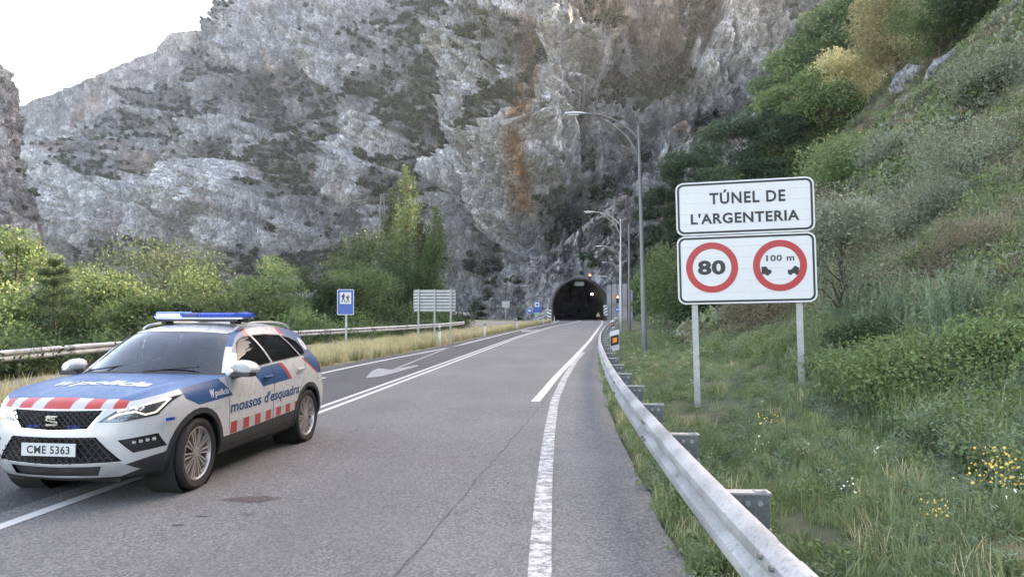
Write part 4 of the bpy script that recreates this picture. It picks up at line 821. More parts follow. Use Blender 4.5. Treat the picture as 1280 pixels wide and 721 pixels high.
# livery on the side
sidec = lambda c: c.y > .45 and c.x < .5
setm(cut(belt, [(.30, 1.2), (-.30, 1.2), (-.42, 1.02), (-.615, .845), (.02, .82), (.20, .90)], XZ, sidec), BLUE)
setm(cut(belt, [(-1.06, 1.2), (-1.09, 1.05), (-1.30, .865), (-2.02, .885), (-1.88, 1.03), (-1.70, 1.2)], XZ, sidec), BLUE)
setm(cut(belt, [(-1.70, 1.2), (-1.88, 1.03), (-2.02, .885), (-2.10, .885), (-1.965, 1.035), (-1.78, 1.2)], XZ, sidec), RED)
setm(cut(belt, [(-2.50, 1.2), (-2.62, 1.08), (-2.98, .885), (-3.6, .885), (-3.6, 1.2)], XZ, lambda c: c.y > .3 and c.x < -2.3), BLUE)
setm(cut(belt, [(-2.42, 1.2), (-2.55, 1.08), (-2.91, .885), (-2.98, .885), (-2.62, 1.08), (-2.50, 1.2)], XZ, sidec), RED)
for k in range(13):
    x0 = -.585 - k * .134; x1 = x0 - .134
    zz = lambda x, t_: (.438 + (x + .58) / -1.74 * .05) if not t_ else (.562 + (x + .58) / -1.74 * .025)
    setm(cut(belt, [(x0, zz(x0, 0)), (x1, zz(x1, 0)), (x1, zz(x1, 1)), (x0, zz(x0, 1))], XZ, sidec), RED if k % 2 == 0 else GREY)
setm(cut(belt, [(.3, .1), (.3, .43), (-.55, .432), (-2.25, .482), (-2.4, .49), (-3.0, .5), (-3.0, .1)], XZ, sidec), PLAST)
setm(cut(belt, [(0, .1), (0, .60), (.8, .60), (.8, .1)], YZ, lambda c: c.x < -3.2), PLAST)
# front end
fc = front
setm(cut(belt, [(.50, .1), (.52, .33), (.62, .375), (.78, .43), (.95, .485), (.95, .1)], YZ, fc), PLAST)
setm(cut(belt, [(0, .1), (0, .258), (.56, .262), (.70, .30), (.80, .30), (.80, .1)], YZ, fc), PLAST)
setm(cut(belt, [(-.01, .262), (-.01, .372), (.60, .388), (.70, .32), (.56, .262)], YZ, fc), SILV)
slot = take(belt, cut(belt, [(-.01, .278), (-.01, .358), (.44, .366), (.40, .282)], YZ, fc), (-.03, 0, 0))
lowg = take(belt, cut(belt, [(-.01, .385), (-.01, .622), (.405, .625), (.60, .405)], YZ, fc), (-.028, 0, 0))
setm(cut(belt, [(-.01, .668), (-.01, .862), (.455, .868), (.335, .683)], YZ, fc), CHR)
upg = take(belt, cut(belt, [(-.01, .684), (-.01, .850), (.430, .856), (.322, .697)], YZ, fc), (-.022, 0, 0))
fog = take(belt, cut(belt, [(.57, .592), (.805, .626), (.835, .50), (.675, .474)], YZ, fc), (-.022, -.006, 0))
hl_poly = [(.405, .752), (.525, .845), (.70, .893), (.858, .948), (.800, .790), (.60, .752)]
hlf = cut(belt, hl_poly, YZ, fc)
hl_lens = take(belt, hlf, (.004, .002, 0), True); hl_in = take(belt, hlf, (-.030, -.015, 0))
# red and grey hood-edge stripe, lower half on the nose
STR = [(-.50, RED), (-.39, GREY), (-.245, RED), (-.115, GREY), (.0, RED), (.13, GREY), (.26, RED), (.40, GREY), (.50, RED), (.60, None)]
def stripes(bm, zlim, mirrored=False):
    for (a_, k), (b_, _) in zip(STR[:-1], STR[1:]):
        lo_, hi_ = (-b_, -a_) if mirrored else (a_, b_)
        lo_ = max(lo_, -.01)
        if hi_ <= 0: continue
        setm(cut(bm, [(lo_, zlim[0]), (hi_, zlim[0]), (hi_, zlim[1]), (lo_, zlim[1])], YZ, lambda c: c.x > .60), k)
# doors: outlines cut as thin dark gaps, skins lifted off as parts
def gap_ring(poly, w=.007):
    c = (sum(p[0] for p in poly) / len(poly), sum(p[1] for p in poly) / len(poly)); out = []
    for p in poly:
        d = Vector((p[0] - c[0], p[1] - c[1])); out.append((p[0] - math.copysign(min(w, abs(d.x)), d.x), p[1] - math.copysign(min(w, abs(d.y)), d.y)))
    return out
D1 = [(-.555, 1.3), (-.525, .85), (-.56, .52), (-.60, .33), (-1.575, .33), (-1.58, .60), (-1.60, 1.3)]; D2 = [(-1.60, 1.3), (-1.58, .60), (-1.575, .33), (-2.18, .35), (-2.30, .62), (-2.43, .84), (-2.56, 1.0), (-2.60, 1.3)]
doors = []
for D in (D1, D2):
    setm([f for f in cut(belt, D, XZ, sidec)], None) if False else None
    f0 = cut(belt, D, XZ, sidec); G_ = gap_ring(D); f1 = cut(belt, G_, XZ, sidec)
    for f in cut(belt, D, XZ, sidec):
        c = f.calc_center_median()
        if not in_poly((c.x, c.z), G_): f.material_index = GAP
    doors.append(take(belt, [f for f in belt.faces if sidec(f.calc_center_median()) and in_poly((f.calc_center_median().x, f.calc_center_median().z), G_)]))
# tail lamps
tl = take(belt, cut(belt, [(-3.05, .90), (-3.05, .975), (-3.2, 1.03), (-3.4, 1.03), (-3.4, .88), (-3.2, .875)], XZ, lambda c: c.y > .3 and c.x < -2.9), (0, .004, 0))
# hood, windscreen, roof and tailgate skins
iC = int(np.argmin(np.abs(TOP[:70, 1] - .60))); iA = int(np.argmin(np.abs(TOP[:, 0] + .62) + (TOP[:, 1] < .5) * 9)); iD = int(np.argmin(np.abs(TOP[:, 0] + 3.16) + (TOP[:, 1] < .3) * 9))
def resample(P, n):
    P = np.asarray(P); s = np.concatenate([[0], np.cumsum(np.linalg.norm(np.diff(P, axis=0), axis=1))]); t_ = np.linspace(0, s[-1], n); return np.stack([np.interp(t_, s, P[:, k]) for k in range(3)], 1)
def coons(c0, c1, d0, d1):
    """c0,c1 run along v (n); d0,d1 along u (m)"""
    n, m_ = len(c0), len(d0); u = np.linspace(0, 1, m_)[:, None, None]; v = np.linspace(0, 1, n)[None, :, None]
    Lc = (1 - u) * c0[None] + u * c1[None]; Ld = (1 - v) * d0[:, None] + v * d1[:, None]
    B = (1 - u) * (1 - v) * c0[0] + u * (1 - v) * c1[0] + (1 - u) * v * c0[-1] + u * v * c1[-1]; return Lc + Ld - B
nv = 22; Abase = TOP[iA]
hf = resample(TOP[:iC + 1], nv); hs = resample(TOP[iC:iA + 1], 34)
cowl = resample(crom([(-.33, 0, 1.085), (-.36, .3, 1.083), (-.45, .58, 1.072), tuple(Abase)], 30), nv)
hc = resample(crom([tuple(TOP[0]), (.735, 0, .925), (.62, 0, .963), (.35, 0, 1.012), (0, 0, 1.052), (-.33, 0, 1.085)], 50), 34)
hood = coons(hf, cowl, hc, hs)
u_ = np.linspace(0, 1, 34)[:, None]; v_ = np.linspace(0, 1, nv)[None]; hood[..., 2] += .022 * np.sin(np.pi * np.clip(u_, 0, 1)) * (np.exp(-((v_ - .72) / .13) ** 2) - .2 * np.sin(np.pi * v_))
hbm = bm_grid(hood)
for f in hbm.faces: f.material_index = BLUE
HT = lambda y: .905
setm(cut(hbm, [(0, .6), (0, .80), (.9, .80), (.9, .6)], (1, 0), lambda c: False), BLUE)
for (a_, k), (b_, _) in zip(STR[:-1], STR[1:]):
    lo_ = max(a_, -.01)
    if b_ > 0: setm(cut(hbm, [(lo_, .66 - .05 * max(lo_, 0)), (b_, .66 - .05 * b_), (b_, .9), (lo_, .9)], (1, 0), lambda c: c.x > .5), k)
stripes(belt, (.866, .96))
Apil = resample(crom([tuple(Abase), (-.86, .760, 1.245), (-1.08, .672, 1.405), (-1.24, .628, 1.482)], 30), 26)
header = resample(crom([(-1.03, 0, 1.520), (-1.06, .3, 1.515), (-1.14, .52, 1.498), (-1.24, .628, 1.482)], 30), nv)
wc = resample(crom([(-.33, 0, 1.085), (-.56, 0, 1.245), (-.80, 0, 1.398), (-1.03, 0, 1.520)], 30), 26)
ws = coons(cowl, header, wc, Apil); wv = np.sin(np.pi * np.linspace(0, 1, 26))[:, None] * np.sin(np.pi * np.linspace(0, 1, nv) * .5)[None] * 0
wbm = bm_grid(ws); wbm.faces.ensure_lookup_table(); scr = []
for i in range(25):
    for j in range(nv - 1):
        f = wbm.faces[i * (nv - 1) + j]
        if j < nv - 3 and 0 < i < 24: scr.append(f)
        elif i == 0 and j < nv - 2: f.material_index = PLAST
setm([f for f in wbm.faces if f not in set(scr) and f.calc_center_median().z > 1.345 and f.calc_center_median().y > .56], BLUE)
wglass = take(wbm, scr, (0, 0, -.004))
Redge = crom([(-1.24, .628, 1.482), (-1.6, .612, 1.532), (-2.1, .608, 1.540), (-2.6, .602, 1.500), (-3.0, .590, 1.425)], 40); Rend = resample(crom([(-3.10, 0, 1.475), (-3.09, .35, 1.465), (-3.0, .590, 1.425)], 20), nv); Rc = resample(crom([(-1.03, 0, 1.520), (-1.4, 0, 1.578), (-1.9, 0, 1.602), (-2.5, 0, 1.578), (-3.10, 0, 1.475)], 50), 40)
roof = coons(header, Rend, Rc, resample(Redge, 40)); rbm = bm_grid(roof)
for x0_, x1_, k_ in ((-.9, -1.36, BLUE), (-1.36, -1.45, RED), (-2.22, -2.32, RED), (-2.32, -3.2, BLUE)): setm(cut(rbm, [(x0_, .575), (x1_, .575), (x1_, .75), (x0_, .75)], (0, 1)), k_)
Dpil = resample(crom([(-3.0, .590, 1.425), (-3.10, .66, 1.25), tuple(TOP[iD])], 20), 16); Tb = resample(TOP[iD:][::-1], nv); Tc = resample(crom([(-3.10, 0, 1.475), (-3.22, 0, 1.28), tuple(TOP[-1])], 20), 16)
tail = coons(Rend, Tb, Tc, Dpil); tbm = bm_grid(tail); tbm.faces.ensure_lookup_table()
rg = take(tbm, [f for f in tbm.faces if 1.13 < f.calc_center_median().z < 1.40 and f.calc_center_median().y < .56], (0.006, 0, 0))
# glasshouse side: belt edge below, pillar-roof-pillar line above
bot = resample(TOP[iA:iD + 1], 90); top_ = resample(np.concatenate([Apil, Redge[1:], Dpil[1:]]), 200)
tx = np.interp(np.linspace(0, 1, 90), [0, .06, .22, .5, .82, 1], [0, .10, .30, .55, .84, 1]); top_ = np.stack([np.interp(tx * 199, np.arange(200), top_[:, k]) for k in range(3)], 1)
vv_ = np.linspace(0, 1, 26); gh = bot[None] * (1 - vv_)[:, None, None] + top_[None] * vv_[:, None, None]; gh[..., 1] += (.030 * np.sin(np.pi * vv_))[:, None] * np.clip(np.abs(top_[:, 2] - bot[:, 2]) / .4, 0, 1)[None]
gbm = bm_grid(gh)
ghc = lambda c: True
setm(cut(gbm, [(-.83, 1.30), (-.97, 1.26), (-1.36, 1.45), (-1.36, 1.7), (-.83, 1.7)], XZ), BLUE); setm(cut(gbm, [(-1.36, 1.44), (-1.44, 1.44), (-1.44, 1.7), (-1.36, 1.7)], XZ), RED)
setm(cut(gbm, [(-2.22, 1.44), (-2.30, 1.44), (-2.30, 1.7), (-2.22, 1.7)], XZ), RED); setm(cut(gbm, [(-2.30, 1.7), (-2.30, 1.42), (-2.6, 1.2), (-2.55, 1.05), (-3.6, 1.0), (-3.6, 1.7)], XZ), BLUE)
WF = [(-.775, 1.085), (-.93, 1.235), (-1.08, 1.355), (-1.17, 1.402), (-1.27, 1.427), (-1.435, 1.440), (-1.61, 1.128)]; WR = [(-1.495, 1.442), (-1.80, 1.446), (-2.19, 1.425), (-2.475, 1.155), (-1.675, 1.13)]; WQ = [(-2.245, 1.417), (-2.43, 1.388), (-2.60, 1.335), (-2.685, 1.255), (-2.685, 1.195), (-2.64, 1.165), (-2.525, 1.157)]
wins = []
for k, Wp in enumerate((WF, WR, WQ)):
    ring_ = [(p[0] + (.014 if p[0] > sum(q[0] for q in Wp) / len(Wp) else -.014), p[1] + (.013 if p[1] > 1.3 else -.013)) for p in Wp]
    setm(cut(gbm, ring_, XZ), PLAST if k else PLAST); wins.append(take(gbm, cut(gbm, Wp, XZ), (0, -.012, 0)))
# ---- put the skins together
body = bmesh.new()
for b_ in (belt, hbm, wbm, rbm, tbm, gbm):
    b_.normal_update(); tmp = bpy.data.meshes.new('t'); b_.to_mesh(tmp); body.from_mesh(tmp); bpy.data.meshes.remove(tmp); b_.free()
def fin(bm): return both(bm)
bo = bm_obj('body', fin(body), CM); 
bpy.context.view_layer.update()
BV = BVHTree.FromPolygons([v.co[:] for v in bo.data.vertices], [p.vertices[:] for p in bo.data.polygons])
def mirror_obj(name, bm, mats, thick=.0, one=False):
    """left and right piece as two parts"""
    b2 = bm.copy()
    for v in b2.verts: v.co.y = -v.co.y
    bmesh.ops.reverse_faces(b2, faces=b2.faces); return bm_obj(name, bm, mats, car, thick), bm_obj(name, b2, mats, car, thick)
for tb in trims: mirror_obj('wheel_arch_trim', tb, [M['plastic']] * 8, .03)
dl = []
for d_ in doors:
    for o in mirror_obj('door', d_, CM, .012): dl.append(o)
for k, (hx, z) in enumerate(((-1.42, .965), (-1.42, .965), (-2.36, .985), (-2.36, .985))):
    s = 1 if k % 2 == 0 else -1; MB().tube([(hx + .10, s * .925, z), (hx + .06, s * .948, z + .004), (hx - .06, s * .948, z + .006), (hx - .10, s * .925, z + .004)], .014, 8).build('door_handle', M['car_blue'] if k < 2 else M['car_white'], dl[k], smooth=True)
for k, w_ in enumerate(wins): mirror_obj('side_window', w_, [M['glass_dark']] * 8)
bm_obj('windscreen', fin(wglass), [M['glass']] * 8); bm_obj('rear_window', fin(rg), [M['glass_dark']] * 8); mirror_obj('tail_lamp', tl, [mat('tail_red', (.35, .01, .012), .2)] * 8)
slo = bm_obj('lower_intake', fin(slot), [M['plastic']] * 8); lgo = bm_obj('lower_grille', fin(lowg), [M['gap']] * 8); ugo = bm_obj('grille', fin(upg), [M['gap']] * 8)
def skin_x(y, z, x0=1.4):
    h = BV.ray_cast(Vector((x0, y, z)), Vector((-1, 0, 0)))[0]; return h.x if h else .85
def mesh_bars(poly, nx, nz, x, wv, parent, nm):
    """wavy honeycomb bars of a grille"""
    b = MB(); zlo = min(p[1] for p in poly); zhi = max(p[1] for p in poly); ymax = max(p[0] for p in poly)
    for k in range(nz):
        z = zlo + (k + .5) * (zhi - zlo) / nz; run = []
        for i in range(-60, 61):
            y = ymax * i / 60; zz_ = z + wv * math.sin(i * math.pi / 60 * nx + k * math.pi)
            if in_poly((abs(y) + 1e-4, zz_), poly): run.append((x - .22 * max(0, abs(y) - .1) ** 2, y, zz_))
            elif len(run) > 2: b.tube(run, .0055, 4); run = []
            else: run = []
        if len(run) > 2: b.tube(run, .0055, 4)
    return b.build(nm, M['plastic'], parent, smooth=True)
UG = [(-.01, .684), (-.01, .850), (.430, .856), (.322, .697)]; LG = [(-.01, .385), (-.01, .622), (.405, .625), (.60, .405)]
mesh_bars(UG, 16, 6, .835, .012, ugo, 'grille_bars'); mesh_bars(LG, 18, 6, .850, .014, lgo, 'grille_bars')
# emblem on the grille
em = MB()
for P_ in ([(-.055, .028), (.050, .028), (.060, .045), (-.045, .045), (-.062, .036)], [(-.062, .030), (-.050, .018), (.035, .010), (.030, .022)], [(-.035, .008), (.048, -.002), (.062, -.012), (.055, -.030), (.030, -.012)], [(-.060, -.045), (.045, -.045), (.060, -.034), (.052, -.028), (-.050, -.028)], [(-.062, .010), (-.045, .018), (-.035, .004), (.062, -.022), (.040, -.022), (-.058, .000)]):
    em.prism([(y, .768 + z) for y, z in P_], .842, .852 + .001 * len(em.v) / 30, axes='yz')
em.build('emblem', M['chrome'], car)
for y in (-.19, .19): MB().box((.822, y, .714), (.02, .13, .028)).build('grille_light', mat('blue_lens_dark', (.02, .04, .22), .2), car)
# plate
pl = MB().box((.880, 0, .520), (.010, .52, .112)).build('number_plate', mat('plate_white', (.50, .505, .515), .5, 0, .05), car)
tm = fit_text(text_mesh('CME 5363', .1, M['black'], .0025, 0, 1.1), .415, .072); obj('lettering', tm, pl, (.886, 0, .520), (R(90), 0, R(90)))
# head lamps
for s, (li, le) in ((1, (hl_in, hl_lens)), (-1, (None, None))):
    if li is None: continue
    i2 = li.copy(); l2 = le.copy()
    for q in (i2, l2):
        for v in q.verts: v.co.y = -v.co.y
        bmesh.ops.reverse_faces(q, faces=q.faces)
    HO = [bm_obj('headlight', li, [mat('lamp_housing', (.16, .17, .18), .25, .5)] * 8), bm_obj('headlight', i2, [mat('lamp_housing', (.16, .17, .18), .25, .5)] * 8)]; bm_obj('lens', le, [M['lens']] * 8, HO[0]); bm_obj('lens', l2, [M['lens']] * 8, HO[1])
M['led'] = emit('daytime_led', (.95, .97, 1.0), .22)
for s, ho in ((1, HO[0]), (-1, HO[1])):
    def onlamp(L, off):
        out = []
        for y, z in L: out.append((skin_lamp(y, z) + off, s * y, z))
        return out
    def skin_lamp(y, z):       # depth of the lamp recess follows the corner
        return float(np.interp(y / .908, [k for d, k in FT], [.835 - d for d, k in FT])) - .032 - .25 * max(0, z - .8)
    for nm, L in (('daytime_light', [(.47, .775), (.54, .815), (.66, .832), (.72, .800), (.775, .815), (.825, .925)]), ('daytime_light', [(.53, .842), (.68, .88), (.82, .925)])): MB().tube(onlamp(L, .010), .008, 6).build(nm, M['led'], ho)
    b = MB()
    for k in range(6): b.tube([(skin_lamp(.53 + .028 * k, .783) + .0, s * (.53 + .028 * k), .783), (skin_lamp(.53 + .028 * k, .783) + .014, s * (.53 + .028 * k), .783)], .010, 8)
    for y, z in ((.60, .855), (.69, .860), (.66, .865)): b.tube([(skin_lamp(y, z) - .01, s * y, z), (skin_lamp(y, z) + .01, s * y, z)], .022, 10)
    b.build('projectors', M['chrome'], ho)
FO = mirror_obj('fog_lamp', fog, [M['plastic']] * 8)
for s, o in ((1, FO[0]), (-1, FO[1])):
    for k in range(4): MB().box((.715 - k * .028 - .012 * k, s * (.70 + .038 * k), .573 + .005 * k), (.02, .03, .026), s * R(30)).build('fog_bulb', M['chrome'], o)
# wheels
def wheel_parts():
    tyre = MB().lathe([(.250, -.09), (.275, -.108), (.318, -.112), (.338, -.098), (.345, -.07), (.346, 0), (.345, .07), (.338, .098), (.318, .112), (.275, .108), (.250, .09)], 48)
    rim = MB().lathe([(.254, -.095), (.258, .0), (.258, .096), (.248, .100), (.240, .086), (.234, .03), (.228, -.05)], 48)
    disc = MB().lathe([(.0, .0), (.165, .0), (.165, -.02), (.0, -.02)], 24)
    sp = MB()
    for k in range(10):
        a0 = 2 * math.pi * k / 10
        for s in (-1, 1):
            r0, r1 = .045, .240; a_, b_ = a0 + s * .16, a0 + s * .105; w0, w1 = .0085, .0125
            p0 = Vector((r0 * math.cos(a_), 0, r0 * math.sin(a_))); p1 = Vector((r1 * math.cos(b_), 0, r1 * math.sin(b_))); d = (p1 - p0).normalized(); nn_ = Vector((-d.z, 0, d.x))
            vs = []
            for p, w_, y0, y1 in ((p0, w0, .045, .078), (p1, w1, .05, .086)):
                for e in (-1, 1): vs += [p + nn_ * w_ * e + Vector((0, y0, 0)), p + nn_ * w_ * e * .8 + Vector((0, y1, 0))]
            sp.add(vs, [(1, 3, 7, 5), (0, 1, 5, 4), (2, 6, 7, 3), (0, 4, 6, 2)])
    hub = MB().lathe([(.062, .04), (.060, .076), (.048, .082), (.030, .083), (.0, .083)], 20)
    for k in range(5): a_ = 2 * math.pi * k / 5 + .3; hub.tube([(.042 * math.cos(a_), .075, .042 * math.sin(a_)), (.042 * math.cos(a_), .088, .042 * math.sin(a_))], .008, 6)
    return tyre.mesh('tyre', M['rubber'], True), rim.mesh('rim', M['rim'], True), disc.mesh('brake_disc', M['galv_dark']), sp.mesh('spokes', M['rim']), hub.mesh('hub_cap', M['rim'], True)
tyre, rim_, disc_, sp_, hub_ = wheel_parts()
for hx, hz in HUB:
    for s in (1, -1):
        w = obj('wheel', tyre, car, (hx, s * .792, hz), (0, 0, 0 if s > 0 else math.pi)); w.rotation_euler = (0, R(13 * hx), (0 if s > 0 else math.pi) + (R(2) if hx == 0 else 0))
        for nm, me_ in (('rim', rim_), ('brake_disc', disc_), ('spokes', sp_), ('hub_cap', hub_)): obj(nm, me_, w)
b = MB()
for hx, hz in HUB:
    for s in (1, -1): b.lathe([(.388, .0), (.388, .32), (.0, .32)], 28, 'y', (hx, s * .87 - (.32 if s > 0 else 0), hz)) if False else b.lathe([(.39, s * .872), (.39, s * .55), (.0, s * .55)], 28, 'y', (hx, 0, hz))
b.box((-1.32, 0, .26), (3.9, 1.08, .08)); b.box((-1.32, 0, .26), (1.85, 1.66, .07)); b.box((.50, 0, .24), (.36, 1.1, .06)); b.build('underbody', M['gap'], car)
# light bar
lb = MB().box((-1.52, .05, 1.630), (.25, 1.0, .03)).build('light_bar', M['plastic'], car)
for y in (-.42, .46): MB().box((-1.52, y, 1.603), (.16, .06, .05)).build('mount', M['plastic'], lb)
M['blue_lens'] = mat('blue_lens', (.006, .05, .34), .3, 0, .1, 20, 0, Specular_IOR_Level=.25); M['blue_on'] = emit('blue_flash', (.02, .07, 1.0), 1.6); M['white_on'] = emit('flash_core', (.30, .52, 1.0), 2.6); M['clear'] = mat('clear_lens', (.55, .57, .60), .2)
def barseg(y0, y1, mt, nm, x0=-1.665, x1=-1.375, z0=1.664, z1=1.718):
    b = MB(); b.prism([(x0, z0), (x1, z0), (x1 - .01, z1 - .02), (x1 - .05, z1), (x0 + .05, z1), (x0 + .01, z1 - .02)], y0, y1); return b.build(nm, mt, lb)
barseg(-.50, -.14, M['blue_lens'], 'lens_segment'); barseg(-.135, .05, mat('dark_blue_lens', (.01, .02, .12), .2), 'lens_segment'); barseg(.055, .50, M['blue_lens'], 'lens_segment')
e = MB(); e.add([(-1.665, .505, 1.668), (-1.375, .505, 1.668), (-1.385, .505, 1.708), (-1.655, .505, 1.728), (-1.60, .67, 1.668), (-1.44, .67, 1.668), (-1.45, .66, 1.70), (-1.59, .66, 1.71)], [(0, 1, 5, 4), (1, 2, 6, 5), (2, 3, 7, 6), (3, 0, 4, 7), (4, 5, 6, 7), (0, 3, 2, 1)]); e.build('lens_segment', M['blue_lens'], lb)
MB().box((-1.52, .06, 1.652), (.27, 1.10, .020)).build('clear_strip', M['clear'], lb)
MB().box((-1.372, -.32, 1.690), (.012, .28, .026)).build('lit_lamp', M['white_on'], lb); MB().box((-1.372, -.32, 1.670), (.01, .35, .014)).build('lit_lamp', M['blue_on'], lb); MB().box((-1.50, -.32, 1.722), (.20, .33, .006)).build('lit_lamp', M['blue_on'], lb)
for k in range(10): MB().box((-1.371, .08 + k * .042, 1.692), (.004, .006, .034)).build('lens_rib', M['blue_on'] if False else mat('rib_blue', (.02, .11, .5), .3), lb) if k == 0 else obj('lens_rib', bpy.data.meshes['lens_rib'], lb, (0, k * .043, 0))
# roof rails, mirrors, wipers, antenna
for s in (1, -1):
    P_ = crom([(-1.28, s * .575, 1.515), (-1.40, s * .578, 1.565), (-1.8, s * .575, 1.595), (-2.3, s * .57, 1.588), (-2.62, s * .568, 1.555), (-2.76, s * .565, 1.505)], 26); MB().tube([tuple(p) for p in P_], .015, 8).build('roof_rail', M['silver'], car, smooth=True)
    mr_ = MB(); n_ = 14
    L = [(-.58, .06, .036), (-.60, .100, .060), (-.66, .130, .078), (-.735, .137, .082), (-.775, .127, .075)]; vs = []
    for X_, a_, b_ in L:
        for k in range(n_): an = 2 * math.pi * k / n_; vs.append((X_ + .03 * math.cos(an) * -1, s * (1.005 + a_ * math.cos(an)), 1.128 + b_ * math.sin(an) * (1 if math.sin(an) > 0 else .8) + .02 * (1 - math.cos(an)) - .02))
    fs = [(i * n_ + k, i * n_ + (k + 1) % n_, (i + 1) * n_ + (k + 1) % n_, (i + 1) * n_ + k) for i in range(4) for k in range(n_)] + [tuple(range(n_))]
    mr_.add(vs, fs); mr_.cm = 1; mr_.add([vs[56 + k] for k in range(n_)], [tuple(range(n_))])
    mo = mr_.build('wing_mirror', [M['car_white'], M['glass_dark']], car, smooth=True)
    for f in mo.data.polygons:
        if f.material_index == 0 and f.center.z < 1.085: f.material_index = 0
    MB().tube([(-.66, s * .86, 1.035), (-.66, s * .93, 1.045), (-.67, s * 1.0, 1.075)], [.030, .028, .035], 8).build('mirror_arm', M['plastic'], mo, smooth=True); MB().box((-.68, s * 1.005, 1.060), (.16, .20, .045)).build('lower_shell', M['plastic'], mo)
MB().tube([(-.40, -.60, 1.105), (-.475, -.20, 1.165), (-.50, .0, 1.185)], .008, 5).build('wiper', M['plastic'], car); MB().tube([(-.36, .05, 1.105), (-.43, .35, 1.135), (-.50, .60, 1.150)], .008, 5).build('wiper', M['plastic'], car)
# small blue side flasher on the bumper corner
MB().box((.435, .868, .742), (.085, .012, .026), R(-68) if False else R(-22)).build('side_flasher', M['blue_lens'], car)
# interior
M['trim'] = mat('dark_interior', (.025, .025, .027), .8)
d_ = MB(); d_.box((-.62, 0, .97), (.55, 1.40, .16)); d_.box((-.85, 0, .90), (.25, 1.3, .22)); d_.build('dashboard', M['trim'], car)
for y in (-.36, .36):
    st_ = MB(); st_.box((-1.45, y, .62), (.5, .48, .16)); st_.box((-1.72, y, .92), (.14, .46, .58), M=Matrix.Rotation(R(-14), 3, 'Y')); st_.box((-1.79, y, 1.29), (.10, .26, .18)); st_.build('seat', M['trim'], car)
st_ = MB(); st_.box((-2.55, 0, .90), (.16, 1.2, .62)); st_.box((-2.3, 0, .6), (.5, 1.2, .2)); st_.build('rear_seat', M['trim'], car)
MB().tube([(-.98 + .06 * math.sin(a_), .36 + .18 * math.cos(a_), 1.0 + .17 * math.sin(a_)) for a_ in np.linspace(0, 2 * math.pi, 25)], .015, 6, False).build('steering_wheel', M['plastic'], car)
MB().box((-.93, 0, 1.40), (.04, .24, .07)).build('inner_mirror', M['plastic'], car); MB().box((-1.35, 0, .31), (2.6, 1.4, .04)).build('cabin_floor', M['trim'], car)
# ---- lettering wrapped on the skin
SK = BVHTree.FromPolygons(*[x for x in (lambda L: ([v for l in L for v in l[0]], [tuple(i + o_ for i in p) for l, o_ in zip(L, np.cumsum([0] + [len(l[0]) for l in L[:-1]])) for p in l[1]]))([([tuple(v.co) for v in o.data.vertices], [tuple(p.vertices) for p in o.data.polygons]) for o in [bo] + dl[::2]])])
def subdiv(me, n=1):
    bm = bmesh.new(); bm.from_mesh(me); bmesh.ops.triangulate(bm, faces=bm.faces); bmesh.ops.subdivide_edges(bm, edges=bm.edges, cuts=n); bm.to_mesh(me); bm.free(); return me
def wrap_side(me, xc, zc, parent, slope=0.0, name='lettering'):
    subdiv(me)
    for v in me.vertices:
        x, z = xc - v.co.x, zc + v.co.y + slope * v.co.x; h = SK.ray_cast(Vector((x, 2, z)), Vector((0, -1, 0)))[0]; v.co = (x, (h.y if h else .92) + .003, z)
    return obj(name, me, parent)
def wrap_hood(me, xc, yc, parent, name='lettering'):
    subdiv(me)
    for v in me.vertices:
        x, y = xc - v.co.y, yc + v.co.x; h = SK.ray_cast(Vector((x, y, 3)), Vector((0, 0, -1)))[0]; v.co = (x, y, (h.z if h else 1.0) + .004)
    return obj(name, me, parent)
M['lblue'] = mat('blue_lettering', (.008, .05, .16), .5); M['lwhite'] = mat('white_lettering', (.55, .56, .58), .5)
wrap_side(fit_text(text_mesh("mossos d'esquadra", .18, M['lblue'], .0035, .06, 1.0), 1.75, .165), -1.44, .715, car, .012)
wrap_side(fit_text(text_mesh("policia", .1, M['lwhite'], .003, .0, .95), .27, .085), -.40, .895, car)
wrap_side(fit_text(text_mesh("W", .1, M['lwhite'], .006, .0, .95), .075, .085), -.21, .905, car, name='shield')
wrap_hood(fit_text(text_mesh("policia", .2, M['lwhite'], .007, .1, 1.0), .80, .25), .17, .10, car)
wrap_hood(fit_text(text_mesh("W", .2, M['lwhite'], .006, .0, 1.0), .17, .20), .17, -.42, car, 'shield')
bd_ = MB(); bd_.add([(-2.79 + .075 * math.cos(a_), .0, 1.295 + .085 * math.sin(a_)) for a_ in np.linspace(0, 2 * math.pi, 20, endpoint=False)], [tuple(range(20))])
rb = bd_.mesh('round_badge', M['lwhite'])
for v in rb.vertices:
    h = SK.ray_cast(Vector((v.co.x, 2, v.co.z)), Vector((0, -1, 0)))[0]; v.co.y = (h.y if h else .7) + .004
obj('round_badge', rb, car)
